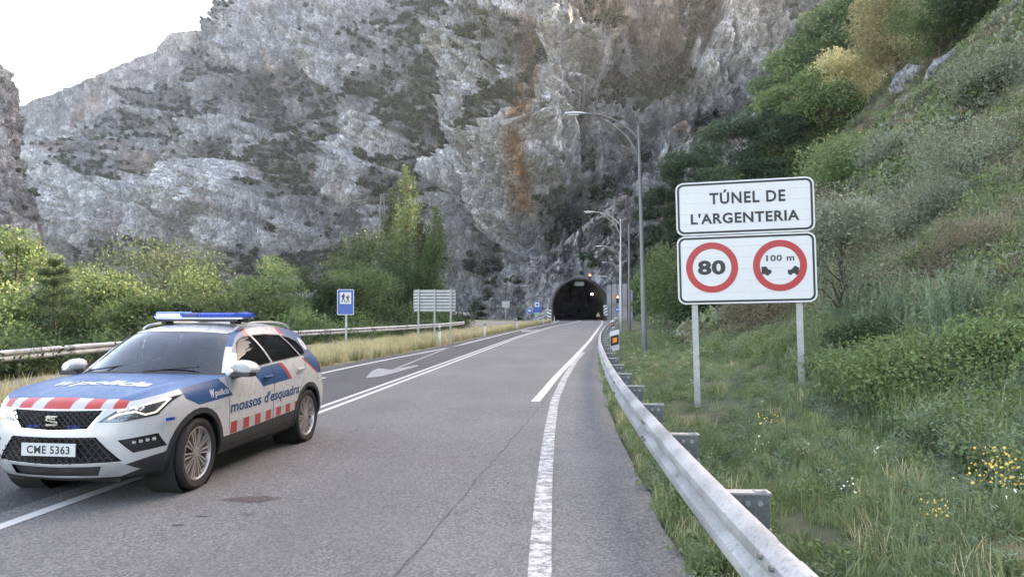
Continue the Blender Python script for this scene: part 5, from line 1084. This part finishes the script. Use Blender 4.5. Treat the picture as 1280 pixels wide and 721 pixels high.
# ------------------------------------------------------------------ foliage
def leaves(C, D, size, up=.3, rg=None, asp=.5):
    """leaf quads at C with mean outward direction D"""
    rg = rg or rng; n = len(C); a = rg.normal(size=(n, 3)) + D * .7 + np.array([0, 0, up]); a /= np.linalg.norm(a, axis=1)[:, None]
    b = rg.normal(size=(n, 3)); b -= a * (a * b).sum(1)[:, None]; b /= np.linalg.norm(b, axis=1)[:, None]; s = size * rg.uniform(.4, 1.5, n)[:, None]; nrm = np.cross(a, b)
    V = np.stack([C - a * s * .5, C + b * s * asp * .5 + nrm * s * .08, C + a * s * .5, C - b * s * asp * .5 + nrm * s * .08], 1)
    return V.reshape(-1, 3), np.arange(4 * n).reshape(n, 4)
def cluster_crown(seed, h, w, z0, kind, nl, nleaf, leaf, lobe=.26):
    """crown of uneven leaf clumps; returns leaf centres, outward dirs, clump centres"""
    rg = np.random.default_rng(seed); cs = []; k = 0
    while len(cs) < nl and k < 9000:
        k += 1; p = rg.uniform(-1, 1, 3)
        if kind == 'poplar':
            t = (p[2] + 1) / 2; rr = float(np.interp(t, [0, .12, .4, .7, .9, 1], [.35, .7, .95, .75, .38, .08])); a_ = rg.uniform(0, 6.283); q_ = rr * math.sqrt(rg.uniform(0, 1)) * .8; p[0] = q_ * math.cos(a_); p[1] = q_ * math.sin(a_)
        elif kind == 'cone':
            t = (p[2] + 1) / 2; rr = (1 - t) * .95 + .06
            if np.hypot(p[0], p[1]) > rr: continue
        elif kind == 'bush':
            if p[2] < -.7 or (p[0] ** 2 + p[1] ** 2 + max(0, p[2]) ** 2 * 1.0) > 1: continue
        else:
            q = p.copy(); q[2] = q[2] * (1.15 if q[2] > 0 else .95)
            if (q ** 2).sum() > 1 or (q ** 2).sum() < .30: continue
        cs.append(p * np.array([w / 2, w / 2, (h - z0) / 2]) + np.array([0, 0, (h + z0) / 2]))
    cs = np.array(cs); sz = rg.uniform(.55, 1.35, len(cs)) * lobe * w
    if kind == 'poplar': sz *= np.interp(cs[:, 2] / h, [0, .5, .8, 1], [1.5, 1.6, 1.1, .6])
    pick = rg.choice(len(cs), nleaf, p=sz ** 2 / (sz ** 2).sum()); d = rg.normal(size=(nleaf, 3)); d /= np.linalg.norm(d, axis=1)[:, None]; r = rg.uniform(0, 1, nleaf) ** .36
    fl = np.array([1, 1, 1.9 if kind == 'poplar' else (.45 if kind == 'pine' else .75)]); C = cs[pick] + d * (r * sz[pick])[:, None] * fl
    C += rg.normal(size=C.shape) * .05 * lobe * w; C[:, 2] = np.maximum(C[:, 2], .05)
    return C, d, cs
def trunk_mesh(seed, h, rad, cs, z0, n_limbs=14, lean=.03, mt=None):
    rg = np.random.default_rng(seed + 5); b = MB(); top = h * .86; ax = [(0, 0, -.3)]; a_ = rg.normal(size=2) * lean
    pts = [(a_[0] * z + .04 * h * .1 * math.sin(z * 1.3 + seed), a_[1] * z + .04 * h * .1 * math.cos(z * 1.1), z) for z in np.linspace(0, top, 8)]; b.tube([(0, 0, -.4)] + pts, [rad * 1.25] + [rad * (1 - .85 * k / 7) for k in range(8)], 8)
    order = rg.permutation(len(cs))[:n_limbs]
    for k in order:
        c = cs[k]; zs = max(.15 * h, min(top * .95, c[2] - .45 * np.hypot(c[0], c[1]) - .1 * h * rg.uniform(0, 1))); i = min(7, int(zs / top * 7)); s = Vector(pts[i]); s.z = zs; e = Vector(c); m_ = s.lerp(e, .5) + Vector((0, 0, .05 * h)); rr = rad * (1 - .8 * zs / h) * .5
        b.tube([s, m_, e], [rr, rr * .6, rr * .2], 5)
    return b.mesh('trunk', mt or M['bark'], True)
M['bark'] = mat('bark', (.085, .065, .05), .95, 0, .4, 9, .6); M['bark_pale'] = mat('pale_bark', (.16, .145, .12), .95, 0, .35, 7, .5)
LM = {'scrub': leafmat('cliff_scrub_leaf', [(.009, .018, .010), (.017, .029, .015), (.030, .043, .020)], .2), 'scrub2': leafmat('cliff_scrub_leaf_green', [(.016, .028, .010), (.028, .043, .016), (.042, .055, .022)], .2), 'sunny': leafmat('sunlit_leaf', [(.042, .085, .025), (.08, .13, .04), (.135, .17, .062)], .28), 'green': leafmat('green_leaf', [(.035, .07, .018), (.07, .115, .03), (.115, .155, .05)], .26), 'grey': leafmat('grey_green_leaf', [(.045, .07, .028), (.075, .105, .045), (.12, .15, .075)], .25),
      'dark': leafmat('dark_leaf', [(.014, .030, .012), (.028, .050, .018), (.05, .075, .026)], .28), 'pine': leafmat('pine_needle', [(.016, .034, .018), (.03, .055, .026), (.055, .08, .035)], .22), 'young_pine': leafmat('young_pine_needle', [(.035, .07, .03), (.06, .10, .04), (.09, .13, .05)], .3),
      'gold': leafmat('sun_glow_leaf', [(.17, .16, .06), (.30, .27, .11), (.42, .37, .19)], .5), 'olive': leafmat('olive_leaf', [(.065, .085, .05), (.11, .13, .085), (.17, .185, .13)], .3), 'brown': leafmat('dry_twig', [(.075, .06, .038), (.13, .105, .065), (.20, .16, .10)], .2),  # gold: backlit sun glow painted into the leaf colour
      'herb': leafmat('herb_green', [(.065, .10, .035), (.11, .155, .06), (.16, .20, .09)], .35), 'straw': leafmat('straw', [(.17, .14, .06), (.30, .25, .11), (.42, .37, .19)], .3), 'grass': leafmat('grass_green', [(.055, .095, .022), (.095, .145, .04), (.15, .18, .065)], .35), 'flower': leafmat('yellow_flower', [(.45, .28, .02), (.62, .42, .03)], .3), 'wflower': leafmat('white_flower', [(.5, .5, .42), (.7, .7, .62)], .3), 'bluegreen': leafmat('blue_green_herb', [(.07, .115, .06), (.11, .165, .09), (.15, .20, .12)], .35)}
def tree(name, label, loc, h, w, kind, leafk, seed, nl=34, nleaf=7000, leaf=.13, z0=None, rad=None, group=None, cat='tree', lobe=.235, lean=.03, zoff=-.1, asp=.5):
    z0 = h * .22 if z0 is None else z0; r = empty(name, (loc[0], loc[1], (gz(loc[0], loc[1]) if len(loc) < 3 else loc[2]) + zoff)); tag(r, label, cat, group)
    C, D, cs = cluster_crown(seed, h, w, z0, kind, nl, nleaf, leaf, lobe); V, F = leaves(C, D, leaf, .5 if kind == 'poplar' else .2, np.random.default_rng(seed + 1), asp)
    obj('crown', mesh_np('crown', V, F, LM[leafk]), r); obj('trunk', trunk_mesh(seed, h, rad or max(.04, h * .018), cs, z0, lean=lean, n_limbs=min(26, nl)), r); return r
def pine_tree(name, label, loc, h, w, leafk, seed, group=None, nleaf=6500, needle=.20, z0=.2, zoff=-.1):
    """whorled boughs with needle sprays"""
    rg = np.random.default_rng(seed); r = empty(name, (loc[0], loc[1], gz(loc[0], loc[1]) + zoff)); tag(r, label, 'tree', group); tr = MB(); Cs = []; Ds = []
    tr.tube([(0, 0, -.4), (.03, 0, h * .4), (0, .04, h * .97)], [h * .018, h * .013, .01], 7); nw = 11
    for k in range(nw):
        t = (k + .4) / nw; z = h * (z0 + (1 - z0) * t); L = w / 2 * (1 - t) ** .75 * rg.uniform(.75, 1.1) + .12
        for j in range(rg.integers(4, 7)):
            a_ = rg.uniform(0, 2 * math.pi); l_ = L * rg.uniform(.65, 1.1); e = np.array([math.cos(a_) * l_, math.sin(a_) * l_, z + l_ * rg.uniform(.05, .45)]); s = np.array([0, 0, z]); tr.tube([s, (s + e) / 2 + np.array([0, 0, -.03 * l_]), e], [.02 * h * .1 + .012, .012, .005], 4)
            for q in np.linspace(.25, 1.0, 6):
                p = s + (e - s) * q; n = max(2, int(nleaf / (nw * 33))); dd = rg.normal(size=(n, 3)) * .8 + (e - s) / l_; dd /= np.linalg.norm(dd, axis=1)[:, None]; Cs.append(p + rg.normal(size=(n, 3)) * (.05 + .09 * l_) * (1.1 - .5 * q)); Ds.append(dd)
    C = np.concatenate(Cs); D = np.concatenate(Ds); V, F = leaves(C, D * 1.6, needle, .25, rg, .14); obj('crown', mesh_np('crown', V, F, LM[leafk]), r); obj('trunk', tr.mesh('trunk', M['bark'], True), r); return r
def P(px, Y): return ((px - 640) / FPX * Y, Y)
def ht(py, Y, z=0): return CAM_H + (388.4 - py) / FPX * Y - z
def wd(px, Y): return px / FPX * Y
GT = 'trees behind the far guardrail'
def ltree(px, py, Y, wpx, kind, lk, seed, label, name='roadside_tree', nleaf=16000, leaf=.19, nl=34, **kw):
    py = py - (388 - py) * .06; x, y = P(px, Y); z = gz(x, y); return tree(name, label, (x, y), ht(py, Y, z), wd(wpx, Y), kind, lk, seed, nl, nleaf, leaf, z0=.12 * ht(py, Y, z), group=GT, **kw)
ltree(14, 286, 36, 130, 'broad', 'sunny', 101, 'sunlit yellow-green tree at the left edge of the picture', nleaf=20000)
x, y = P(66, 29); pine_tree('young_pine', 'young soft-needled pine left of the police car behind the guardrail', (x, y), ht(318, 29, gz(x, y)), wd(125, 29), 'young_pine', 102, GT, 9000, .2, .08)
ltree(136, 336, 38, 105, 'broad', 'sunny', 103, 'bright yellow-green tree right of the young pine'); ltree(200, 306, 54, 150, 'broad', 'grey', 104, 'wide grey-green domed tree behind the bright trees', nleaf=20000)
ltree(120, 330, 58, 120, 'broad', 'green', 109, 'mid green tree behind the young pine and bright tree'); ltree(276, 326, 46, 120, 'broad', 'sunny', 105, 'yellow-green tree right above the roof light bar', nleaf=20000)
ltree(342, 324, 50, 85, 'broad', 'sunny', 106, 'small bright tree above the rear of the police car'); ltree(379, 336, 56, 44, 'cone', 'dark', 107, 'narrow dark conical tree left of the hiking sign', leaf=.13); ltree(176, 380, 33, 95, 'bush', 'green', 108, 'low green bush above the car bonnet behind the guardrail', 'roadside_bush'); ltree(232, 388, 35, 80, 'bush', 'dark', 110, 'dark low bush directly behind the light bar', 'roadside_bush')
ltree(105, 398, 30, 70, 'bush', 'green', 120, 'small green bush left of the windscreen behind the guardrail', 'roadside_bush', nleaf=5000); ltree(20, 395, 28, 90, 'bush', 'green', 121, 'green bush at the left edge just above the guardrail', 'roadside_bush', nleaf=6000)
ltree(305, 385, 40, 70, 'bush', 'dark', 122, 'dark bush behind the rear roof of the police car', 'roadside_bush', nleaf=5000); ltree(372, 392, 44, 70, 'bush', 'green', 123, 'green bush behind the rail right of the police car', 'roadside_bush', nleaf=5000)
ltree(450, 322, 66, 85, 'broad', 'green', 111, 'leafy green tree right of the hiking sign', leaf=.19); ltree(462, 294, 84, 105, 'broad', 'dark', 112, 'dark broad tree left of the poplars', leaf=.24); ltree(416, 345, 62, 60, 'broad', 'dark', 113, 'dark tree behind the hiking sign', leaf=.18)
GP = 'poplars behind the sign back'
for k, (px, py, Y, w_, l_) in enumerate(((507, 203, 88, 44, 'tallest poplar, rising highest above the ribbed sign back'), (544, 256, 86, 38, 'shorter right-hand poplar behind the ribbed sign back'), (490, 232, 92, 34, 'left poplar just right of the pylon'), (527, 268, 90, 36, 'poplar filling the gap between the tall and right poplars'))):
    x, y = P(px, Y); z = gz(x, y); tree('poplar_tree', l_, (x, y), ht(py, Y, z), wd(w_, Y), 'poplar', ('green', 'green', 'dark', 'dark')[k], 130 + k, 60, 9500, .24, z0=.8, group=GP, lobe=.17)
for k, (px, py, Y, w_, l_) in enumerate(((435, 388, 60, 80, 'low bush right of the hiking sign post'), (482, 378, 64, 80, 'bush left of the ribbed sign back'), (520, 384, 70, 75, 'bush directly behind the ribbed sign back'), (556, 388, 74, 55, 'bush at the right end of the ribbed sign back'))): ltree(px, py, Y, w_, 'bush', ('green', 'dark', 'green', 'dark')[k], 140 + k, l_, 'roadside_bush', nleaf=6000, leaf=.17)
ltree(574, 397, 82, 28, 'bush', 'grass', 146, 'low round bush inside the bend of the far guardrail', 'roadside_bush', nleaf=3000, leaf=.12)
# ---- right hillside
GH = 'trees on the right hillside'; GS = 'shrubs on the right hillside'
def surf(px, py, y0=8.0, y1=118):
    """where the sight line through this spot of the photograph meets the slope"""
    Y = np.linspace(y0, y1, 1600); a = (px - 640) / FPX; b = -(py - 360.5) / FPX; dy = math.cos(PITCH) - b * math.sin(PITCH); X = a / dy * Y; Z = CAM_H + (math.sin(PITCH) + b * math.cos(PITCH)) / dy * Y; g = ground_z(X, Y); k = np.argmax(g > Z)
    return (float(X[k]), float(Y[k])) if g[k] > Z[k] else None
def htree(px, pyb, pyt, wpx, kind, lk, seed, label, name='hillside_tree', nleaf=14000, leafpx=3.3, grp=GH, nl=34, cat='tree', ymin=8.0, ymax=118, **kw):
    s = surf(px, pyb, ymin, ymax)
    while s is None and pyb < 385: pyb += 5; s = surf(px, pyb, ymin, ymax)
    if s is None: print('no ground under', label); return
    x, y = s; h = (pyb - pyt) / FPX * y; w = wd(wpx, y)
    if kind == 'pine': return tree(name, label, (x, y), h, w * 1.1, 'pine', lk, seed, 44, int(nleaf * 1.5), y * .0052, z0=.18 * h, group=grp, asp=.22, lobe=.2)
    return tree(name, label, (x, y), h, w, kind, lk, seed, nl, nleaf, leafpx * y / FPX, z0=.08 * h if kind == 'bush' else .2 * h, group=grp, cat=cat, **kw)
htree(868, 262, 165, 75, 'pine', 'pine', 201, 'dark pine above the left top corner of the tunnel sign', 'pine_tree'); htree(925, 240, 132, 95, 'pine', 'pine', 202, 'large dark pine above the middle of the tunnel sign', 'pine_tree', 9000); htree(965, 215, 128, 80, 'pine', 'pine', 203, 'dark pine right of the largest pine over the sign', 'pine_tree')
htree(835, 300, 205, 60, 'pine', 'pine', 204, 'pine between the lamp post and the sign corner', 'pine_tree'); htree(990, 150, 50, 70, 'broad', 'green', 205, 'dark tree left of the pale golden tree on the slope'); htree(1050, 165, 55, 85, 'broad', 'gold', 206, 'golden tree lit by the sun below the crest', leafpx=3.2, nl=24); htree(1120, 105, -20, 105, 'broad', 'gold', 207, 'large golden sunlit tree at the top edge', nleaf=18000, leafpx=3.2, nl=26)
htree(1035, 170, 95, 80, 'broad', 'green', 209, 'rounded green tree below the golden tree'); htree(1175, 75, -30, 100, 'broad', 'green', 210, 'green tree right of the large golden tree'); htree(1225, 45, -50, 100, 'broad', 'dark', 211, 'dark tree at the top right corner')
htree(918, 238, 198, 75, 'bush', 'sunny', 212, 'yellow-green shrub peeping over the tunnel sign', 'hillside_shrub', grp=GS, cat='shrub'); htree(1060, 240, 175, 110, 'bush', 'sunny', 213, 'spreading yellow-green shrub right above the sign corner', 'hillside_shrub', grp=GS, cat='shrub'); htree(985, 222, 178, 80, 'bush', 'green', 214, 'green shrub above the right half of the sign', 'hillside_shrub', grp=GS, cat='shrub')
htree(845, 420, 300, 90, 'broad', 'green', 215, 'dense green tree between lamp post and tunnel sign', nleaf=11000, leafpx=3.0, nl=46); htree(888, 415, 330, 100, 'bush', 'dark', 216, 'dark shrub under the left half of the tunnel sign', 'hillside_shrub', grp=GS, cat='shrub', leafpx=3.2); htree(822, 405, 335, 50, 'bush', 'green', 217, 'green shrub right beside the nearest lamp post', 'hillside_shrub', grp=GS, cat='shrub')
htree(1052, 420, 225, 130, 'broad', 'olive', 218, 'tall olive-grey shrub right behind the tunnel sign', nleaf=15000, leafpx=4.0, nl=60, ymin=13.5); htree(1150, 300, 225, 120, 'bush', 'olive', 219, 'grey-green shrub halfway up the slope', 'hillside_shrub', grp=GS, cat='shrub', leafpx=3.2); htree(1215, 225, 150, 130, 'bush', 'olive', 220, 'silvery shrub high on the right slope', 'hillside_shrub', grp=GS, cat='shrub', leafpx=3); htree(1130, 215, 165, 90, 'bush', 'olive', 221, 'silvery round shrub left of the high silvery shrub', 'hillside_shrub', grp=GS, cat='shrub', leafpx=3)
htree(1235, 330, 270, 110, 'bush', 'brown', 222, 'dry brown bush on the right edge of the slope', 'hillside_shrub', grp=GS, cat='shrub', leafpx=3.4, asp=.2); htree(1160, 375, 320, 120, 'bush', 'brown', 223, 'dry brown bush above the bright spiky herbs', 'hillside_shrub', grp=GS, cat='shrub', leafpx=3.6, asp=.2); htree(1100, 330, 285, 90, 'bush', 'brown', 224, 'rusty bush left of the dry slope patch', 'hillside_shrub', grp=GS, cat='shrub', leafpx=3.4, asp=.2)
htree(1150, 500, 425, 190, 'bush', 'green', 225, 'bramble thicket at the foot of the slope', 'bramble_bush', nleaf=14000, grp=GS, cat='shrub', leafpx=5.0, nl=60); htree(1250, 470, 395, 120, 'bush', 'green', 226, 'bramble thicket at the right edge', 'bramble_bush', nleaf=10000, grp=GS, cat='shrub', leafpx=5.0); htree(1085, 450, 395, 90, 'bush', 'dark', 227, 'dark bush at the slope foot behind the right sign post', 'hillside_shrub', nleaf=9000, grp=GS, cat='shrub', leafpx=4.5)
htree(960, 420, 365, 110, 'bush', 'brown', 228, 'low brownish bush seen between the two sign posts', 'hillside_shrub', grp=GS, cat='shrub', leafpx=3.6, asp=.25); htree(1265, 120, 60, 120, 'bush', 'olive', 229, 'grey shrub near the top right edge', 'hillside_shrub', grp=GS, cat='shrub')
htree(812, 340, 270, 70, 'broad', 'dark', 230, 'dark tree just right of the nearest lamp post', nleaf=8000); htree(795, 385, 330, 50, 'broad', 'dark', 231, 'dark tree behind the utility pole', nleaf=6000); htree(790, 320, 255, 50, 'pine', 'pine', 232, 'small pine on the rock above the tunnel road', 'pine_tree')
for k_, (px_, pb_, pt_, w_, lk_, l_) in enumerate(((962, 175, 95, 60, 'green', 'green tree on the slope edge above the right end of the sign'), (985, 145, 62, 62, 'sunny', 'yellow-green tree standing against the cliff up the slope edge'), (1012, 118, 36, 66, 'green', 'green tree on the skyline left of the golden trees'), (1042, 92, 8, 68, 'sunny', 'light leafy tree on the skyline between green trees'), (1072, 62, -25, 70, 'green', 'highest green tree on the slope skyline'))): htree(px_, pb_, pt_, w_, 'broad', lk_, 260 + k_, l_, nleaf=12000, ymin=60, ymax=240)
# boulders showing through the slope
def boulder(px, py, wpx, hpx, seed, label):
    s = surf(px, py)
    if not s: return
    x, y = s; bm = bmesh.new(); bmesh.ops.create_icosphere(bm, subdivisions=4, radius=1); c = np.array([v.co[:] for v in bm.verts]); d = .7 + .7 * fbm(c * 1.3 + seed, 4, seed, ridged=True); d = np.floor(d * 7) / 7 * .5 + d * .5
    for v, k in zip(bm.verts, d): v.co = v.co * k
    for f in bm.faces: f.smooth = True
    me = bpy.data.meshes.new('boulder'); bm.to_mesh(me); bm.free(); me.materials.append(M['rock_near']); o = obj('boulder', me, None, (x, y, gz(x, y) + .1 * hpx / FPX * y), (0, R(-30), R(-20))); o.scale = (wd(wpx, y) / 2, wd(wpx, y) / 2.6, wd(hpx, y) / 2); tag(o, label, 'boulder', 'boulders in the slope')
boulder(1190, 84, 60, 30, 3, 'long grey boulder high on the slope'); boulder(1135, 106, 40, 34, 5, 'round boulder left of the long grey one'); boulder(1015, 205, 34, 24, 9, 'small rock between shrubs above the sign'); boulder(1250, 62, 50, 26, 12, 'rock outcrop at the upper right edge')
# ------------------------------------------------------------------ uncountable growth
def tuft(seed, n, h, spread, lk, wide=.008, bend=.35, seedhead=0.0):
    rg = np.random.default_rng(seed); V = []; F = []
    a = rg.uniform(0, 2 * np.pi, n); r = spread * np.sqrt(rg.uniform(0, 1, n)); b0 = np.stack([r * np.cos(a), r * np.sin(a), 0 * r], 1); L = h * rg.uniform(.45, 1.15, n); da = rg.uniform(0, 2 * np.pi, n); bd = bend * rg.uniform(.2, 1.2, n); wv = np.stack([-np.sin(da), np.cos(da), 0 * da], 1) * wide * rg.uniform(.6, 1.4, n)[:, None]
    p = [b0]
    for t in (.45, .8, 1.0): p.append(b0 + np.stack([np.cos(da) * bd * t ** 2 * L, np.sin(da) * bd * t ** 2 * L, L * t * (1 - .25 * bd * t)], 1))
    w = [1, .85, .5, .05]; V = np.concatenate([np.concatenate([q - wv * k, q + wv * k]) for q, k in zip(p, w)]); i = np.arange(n); F = np.concatenate([np.stack([i + 2 * n * k, i + n + 2 * n * k, i + 2 * n * (k + 1) + n, i + 2 * n * (k + 1)], 1) for k in range(3)])
    return mesh_np('tuft', V, F, LM[lk])
def leafclump(seed, n, h, w, lk, leaf, asp=.5):
    C, D, cs = cluster_crown(seed, h, w, 0.02, 'bush', 14, n, leaf, .3); V, F = leaves(C, D, leaf, .3, np.random.default_rng(seed), asp); return mesh_np('clump', V, F, LM[lk])
def spikes(seed, n, h, lk):
    rg = np.random.default_rng(seed); Cs = []
    for k in range(n):
        a_ = rg.uniform(0, 6.28); r = rg.uniform(0, .16); b0 = np.array([r * math.cos(a_), r * math.sin(a_), 0]); tl_ = rg.normal(size=2) * .06; L = h * rg.uniform(.6, 1.1); t = rg.uniform(.05, 1, 55); rad = .05 * (1.1 - t); an = rg.uniform(0, 6.28, 55)
        Cs.append(b0 + np.stack([tl_[0] * t + rad * np.cos(an), tl_[1] * t + rad * np.sin(an), L * t], 1))
    C = np.concatenate(Cs); V, F = leaves(C, np.tile([0, 0, 1.5], (len(C), 1)), .06, .8, rg, .25); return mesh_np('spike', V, F, LM[lk])
def flower(seed, n, h, lk):
    rg = np.random.default_rng(seed); st = tuft(seed, 14, h, .06, 'herb', .004, .25); C = np.stack([rg.normal(size=n) * .07, rg.normal(size=n) * .07, h * rg.uniform(.72, 1.05, n)], 1); V, F = leaves(C, rg.normal(size=(n, 3)), .022, .5, rg, .9)
    v0 = np.empty(len(st.vertices) * 3, np.float32); st.vertices.foreach_get('co', v0); v0 = v0.reshape(-1, 3); f0 = np.array([p.vertices[:] for p in st.polygons]); return mesh_np('flower', np.concatenate([v0, V]), np.concatenate([f0, F + len(v0)]), [LM['herb'], LM[lk]], False, [0] * len(f0) + [1] * len(F))
def rnd_in_view(n, ymin, ymax, xf, pw=1.6, seed=1):
    """ground points denser close by"""
    rg = np.random.default_rng(seed); Y = ymin + (ymax - ymin) * rg.uniform(0, 1, n) ** pw; lo, hi = xf(Y); X = lo + (hi - lo) * rg.uniform(0, 1, n); return X, Y
def put(name, X, Y, protos, smin, smax, label, cat, seed=3, wts=None, zo=-.01, tilt=.12, sfac=1.0):
    rg = np.random.default_rng(seed); n = len(X); Z = ground_z(X, Y) + zo; rot = np.stack([rg.normal(size=n) * tilt, rg.normal(size=n) * tilt, rg.uniform(0, 6.28, n)], 1); idx = rg.choice(len(protos), n, p=wts); return scatter(name, np.stack([X, Y, Z], 1), rot, rg.uniform(smin, smax, n) * sfac, idx, protos, label, cat)
right = lambda a, b: (lambda Y: (XR(Y) + a, np.minimum(XR(Y) + b, np.maximum(.72 * Y + 2.0, XR(Y) + a + .5))))
gt = [tuft(1, 46, .16, .14, 'grass', .006, .5), tuft(2, 40, .26, .16, 'grass', .006, .6), tuft(3, 30, .36, .14, 'herb', .005, .5), tuft(4, 26, .40, .16, 'straw', .004, .5), leafclump(5, 130, .16, .34, 'herb', .045), leafclump(6, 120, .26, .36, 'green', .05, .6), leafclump(7, 170, .30, .40, 'bluegreen', .06, .22)]
X, Y = rnd_in_view(17000, 2.6, 60, right(.02, 9), 2.0, 1); dd = X - XR(Y); pt = fbm(np.stack([X / 1.6, Y / 1.6, 0 * X], 1), 3, 91); bare = (np.hypot((X - 2.95) / .7, (Y - 11.2) / 1.3) < 1) | (pt < .33); k = ~bare | (rng.uniform(size=len(X)) < .18)
put('verge_grass', X[k], Y[k], gt, .55, 1.25, 'green grass and low weeds on the right verge', 'grass', 3, [.27, .22, .15, .02, .15, .09, .10], sfac=np.interp((X - XR(Y))[k], [0, 1.0, 3.0, 4.0], [.75, .6, .62, 1.0]))
X, Y = rnd_in_view(5200, 4.2, 26, right(3.1, 10), 1.3, 2); put('tall_herbs', X, Y, [tuft(11, 34, .55, .2, 'herb', .006, .45), tuft(12, 26, .6, .2, 'grass', .005, .5), leafclump(13, 300, .55, .55, 'bluegreen', .065, .2), leafclump(14, 260, .45, .6, 'herb', .06, .4), tuft(15, 14, .8, .18, 'straw', .0035, .35), leafclump(16, 240, .55, .6, 'green', .06, .55)], .5, 1.05, 'tall wild herbs and grasses below the slope', 'plants', 5, [.22, .19, .22, .17, .03, .17])
X, Y = rnd_in_view(520, 2.6, 40, right(-.04, .16), 1.5, 4); put('road_edge_grass', X, Y, gt[:5], .3, .6, 'short grass growing under the near guardrail', 'grass', 6)
X, Y = rnd_in_view(34000, 28, 260, right(4.2, 165), 1.5, 7); put('slope_scrub', X, Y, [leafclump(21, 230, 1.0, 1.4, 'green', .19), leafclump(22, 230, .9, 1.3, 'olive', .19), leafclump(23, 220, .8, 1.2, 'brown', .2, .2), tuft(24, 60, .8, .6, 'straw', .014, .5), tuft(25, 70, .7, .6, 'grass', .015, .5), leafclump(26, 220, 1.2, 1.5, 'dark', .15), leafclump(27, 200, .6, 1.2, 'herb', .13)], .5, 1.25, 'mixed scrub covering the right hillside', 'scrub', 8, [.10, .22, .30, .12, .08, .02, .16])
X, Y = rnd_in_view(4200, 12, 34, lambda Y: (XR(Y) + 5.5, .78 * Y + 3), 1.2, 9); put('slope_foot_scrub', X, Y, [leafclump(31, 300, .8, .9, 'green', .075), leafclump(32, 300, .75, .9, 'olive', .08, .3), leafclump(33, 260, .6, .8, 'brown', .08, .16), tuft(34, 50, .7, .35, 'herb', .008, .4), tuft(35, 40, .7, .35, 'straw', .006, .4), leafclump(36, 300, .9, .9, 'dark', .075)], .45, 1.1, 'dense undergrowth at the foot of the slope', 'scrub', 10, [.12, .18, .36, .16, .14, .04])
s = [surf(a_, b_, 11) for a_, b_ in zip(np.random.default_rng(5).uniform(1040, 1225, 90), np.random.default_rng(6).uniform(392, 440, 90))]; s = np.array([q for q in s if q]); put('spiky_herbs', s[:, 0], s[:, 1], [spikes(k, 9, .85, 'bluegreen') for k in (41, 42, 43)], .7, 1.3, 'upright pale green spiky herbs on the bank', 'plants', 11)
s = [surf(*q, 3.0) for q in ((1250, 640), (1258, 665), (1230, 655), (1180, 690), (960, 562), (1245, 618))]; s = np.array([q for q in s if q]); put('yellow_flowers', s[:, 0], s[:, 1], [flower(51, 46, .5, 'flower'), flower(52, 24, .42, 'flower')], .6, 1.0, 'yellow flower heads among the verge grass', 'flowers', 12)
X, Y = rnd_in_view(60, 5, 26, right(.8, 9), 1.3, 14); put('white_flowers', X, Y, [flower(53, 14, .4, 'wflower')], .6, 1.1, 'scattered small white wild flowers on the verge', 'flowers', 13)
# dry grass island between main road and side road, and the strip along it
SRR = Curve1([(-9.3, 4), (-9.4, 10), (-9.6, 16), (-9.2, 24), (-7.9, 33), (-5.6, 45), (-3.3, 57), (-1.3, 68), (1.7, 88), (4.0, 104), (6.2, 116)])
X, Y = rnd_in_view(7500, 9, 114, lambda Y: (SRR(Y) + .1, np.maximum(XL(Y) - 1.1, SRR(Y) + .2)), 1.25, 21); put('dry_island_grass', X, Y, [tuft(61, 44, .50, .22, 'straw', .007, .4), tuft(62, 40, .42, .22, 'straw', .007, .5), tuft(63, 40, .34, .2, 'grass', .008, .5), tuft(64, 34, .62, .2, 'straw', .006, .35)], .5, 1.1, 'dry yellow grass on the island beside the road', 'grass', 22, [.34, .28, .2, .18])
X, Y = rnd_in_view(5200, 14, 80, lambda Y: (XLR(Y) - 9, XLR(Y) - .25), 1.2, 23); put('left_undergrowth', X, Y, [tuft(71, 40, .5, .3, 'grass', .012, .5), tuft(72, 34, .5, .3, 'straw', .010, .5), leafclump(73, 200, .9, 1.1, 'green', .11), leafclump(74, 200, 1.0, 1.1, 'dark', .11)], .5, 1.2, 'green undergrowth behind the far guardrail', 'undergrowth', 24, [.35, .15, .3, .2])
# scrub on the cliffs
cl = [leafclump(81 + k, 150, 4.4, 4.6, lk, 1.15, .7) for k, lk in enumerate(('scrub', 'scrub', 'scrub2', 'scrub2', 'scrub'))]
pts = np.concatenate([v for v, s_ in VEG]); sz = np.concatenate([np.full(len(v), s_) for v, s_ in VEG]); n = len(pts); rg = np.random.default_rng(99)
scatter('cliff_scrub', pts + rg.normal(size=(n, 3)) * sz[:, None] * .8 - np.array([0, 0, .5]) * sz[:, None], np.stack([0 * sz, 0 * sz, rg.uniform(0, 6.28, n)], 1), sz * rg.uniform(.45, 1.35, n), rg.choice(5, n, p=[.3, .25, .2, .1, .15]), cl, 'dark scrub and small trees covering the ledges of the cliffs', 'scrub')
# ------------------------------------------------------------------ air
m = bpy.data.materials.new('haze'); m.use_nodes = True; nt = m.node_tree; nt.nodes.clear(); ou = nt.nodes.new('ShaderNodeOutputMaterial'); pv = nt.nodes.new('ShaderNodeVolumePrincipled'); pv.inputs['Color'].default_value = (.80, .88, .95, 1); pv.inputs['Density'].default_value = .00010; pv.inputs['Anisotropy'].default_value = .25; nt.links.new(pv.outputs[0], ou.inputs['Volume'])
hz = MB().box((0, 600, 390), (3900, 2900, 830)).build('haze', m); tag(hz, 'thin pale haze filling the valley air', 'haze', kind='stuff')
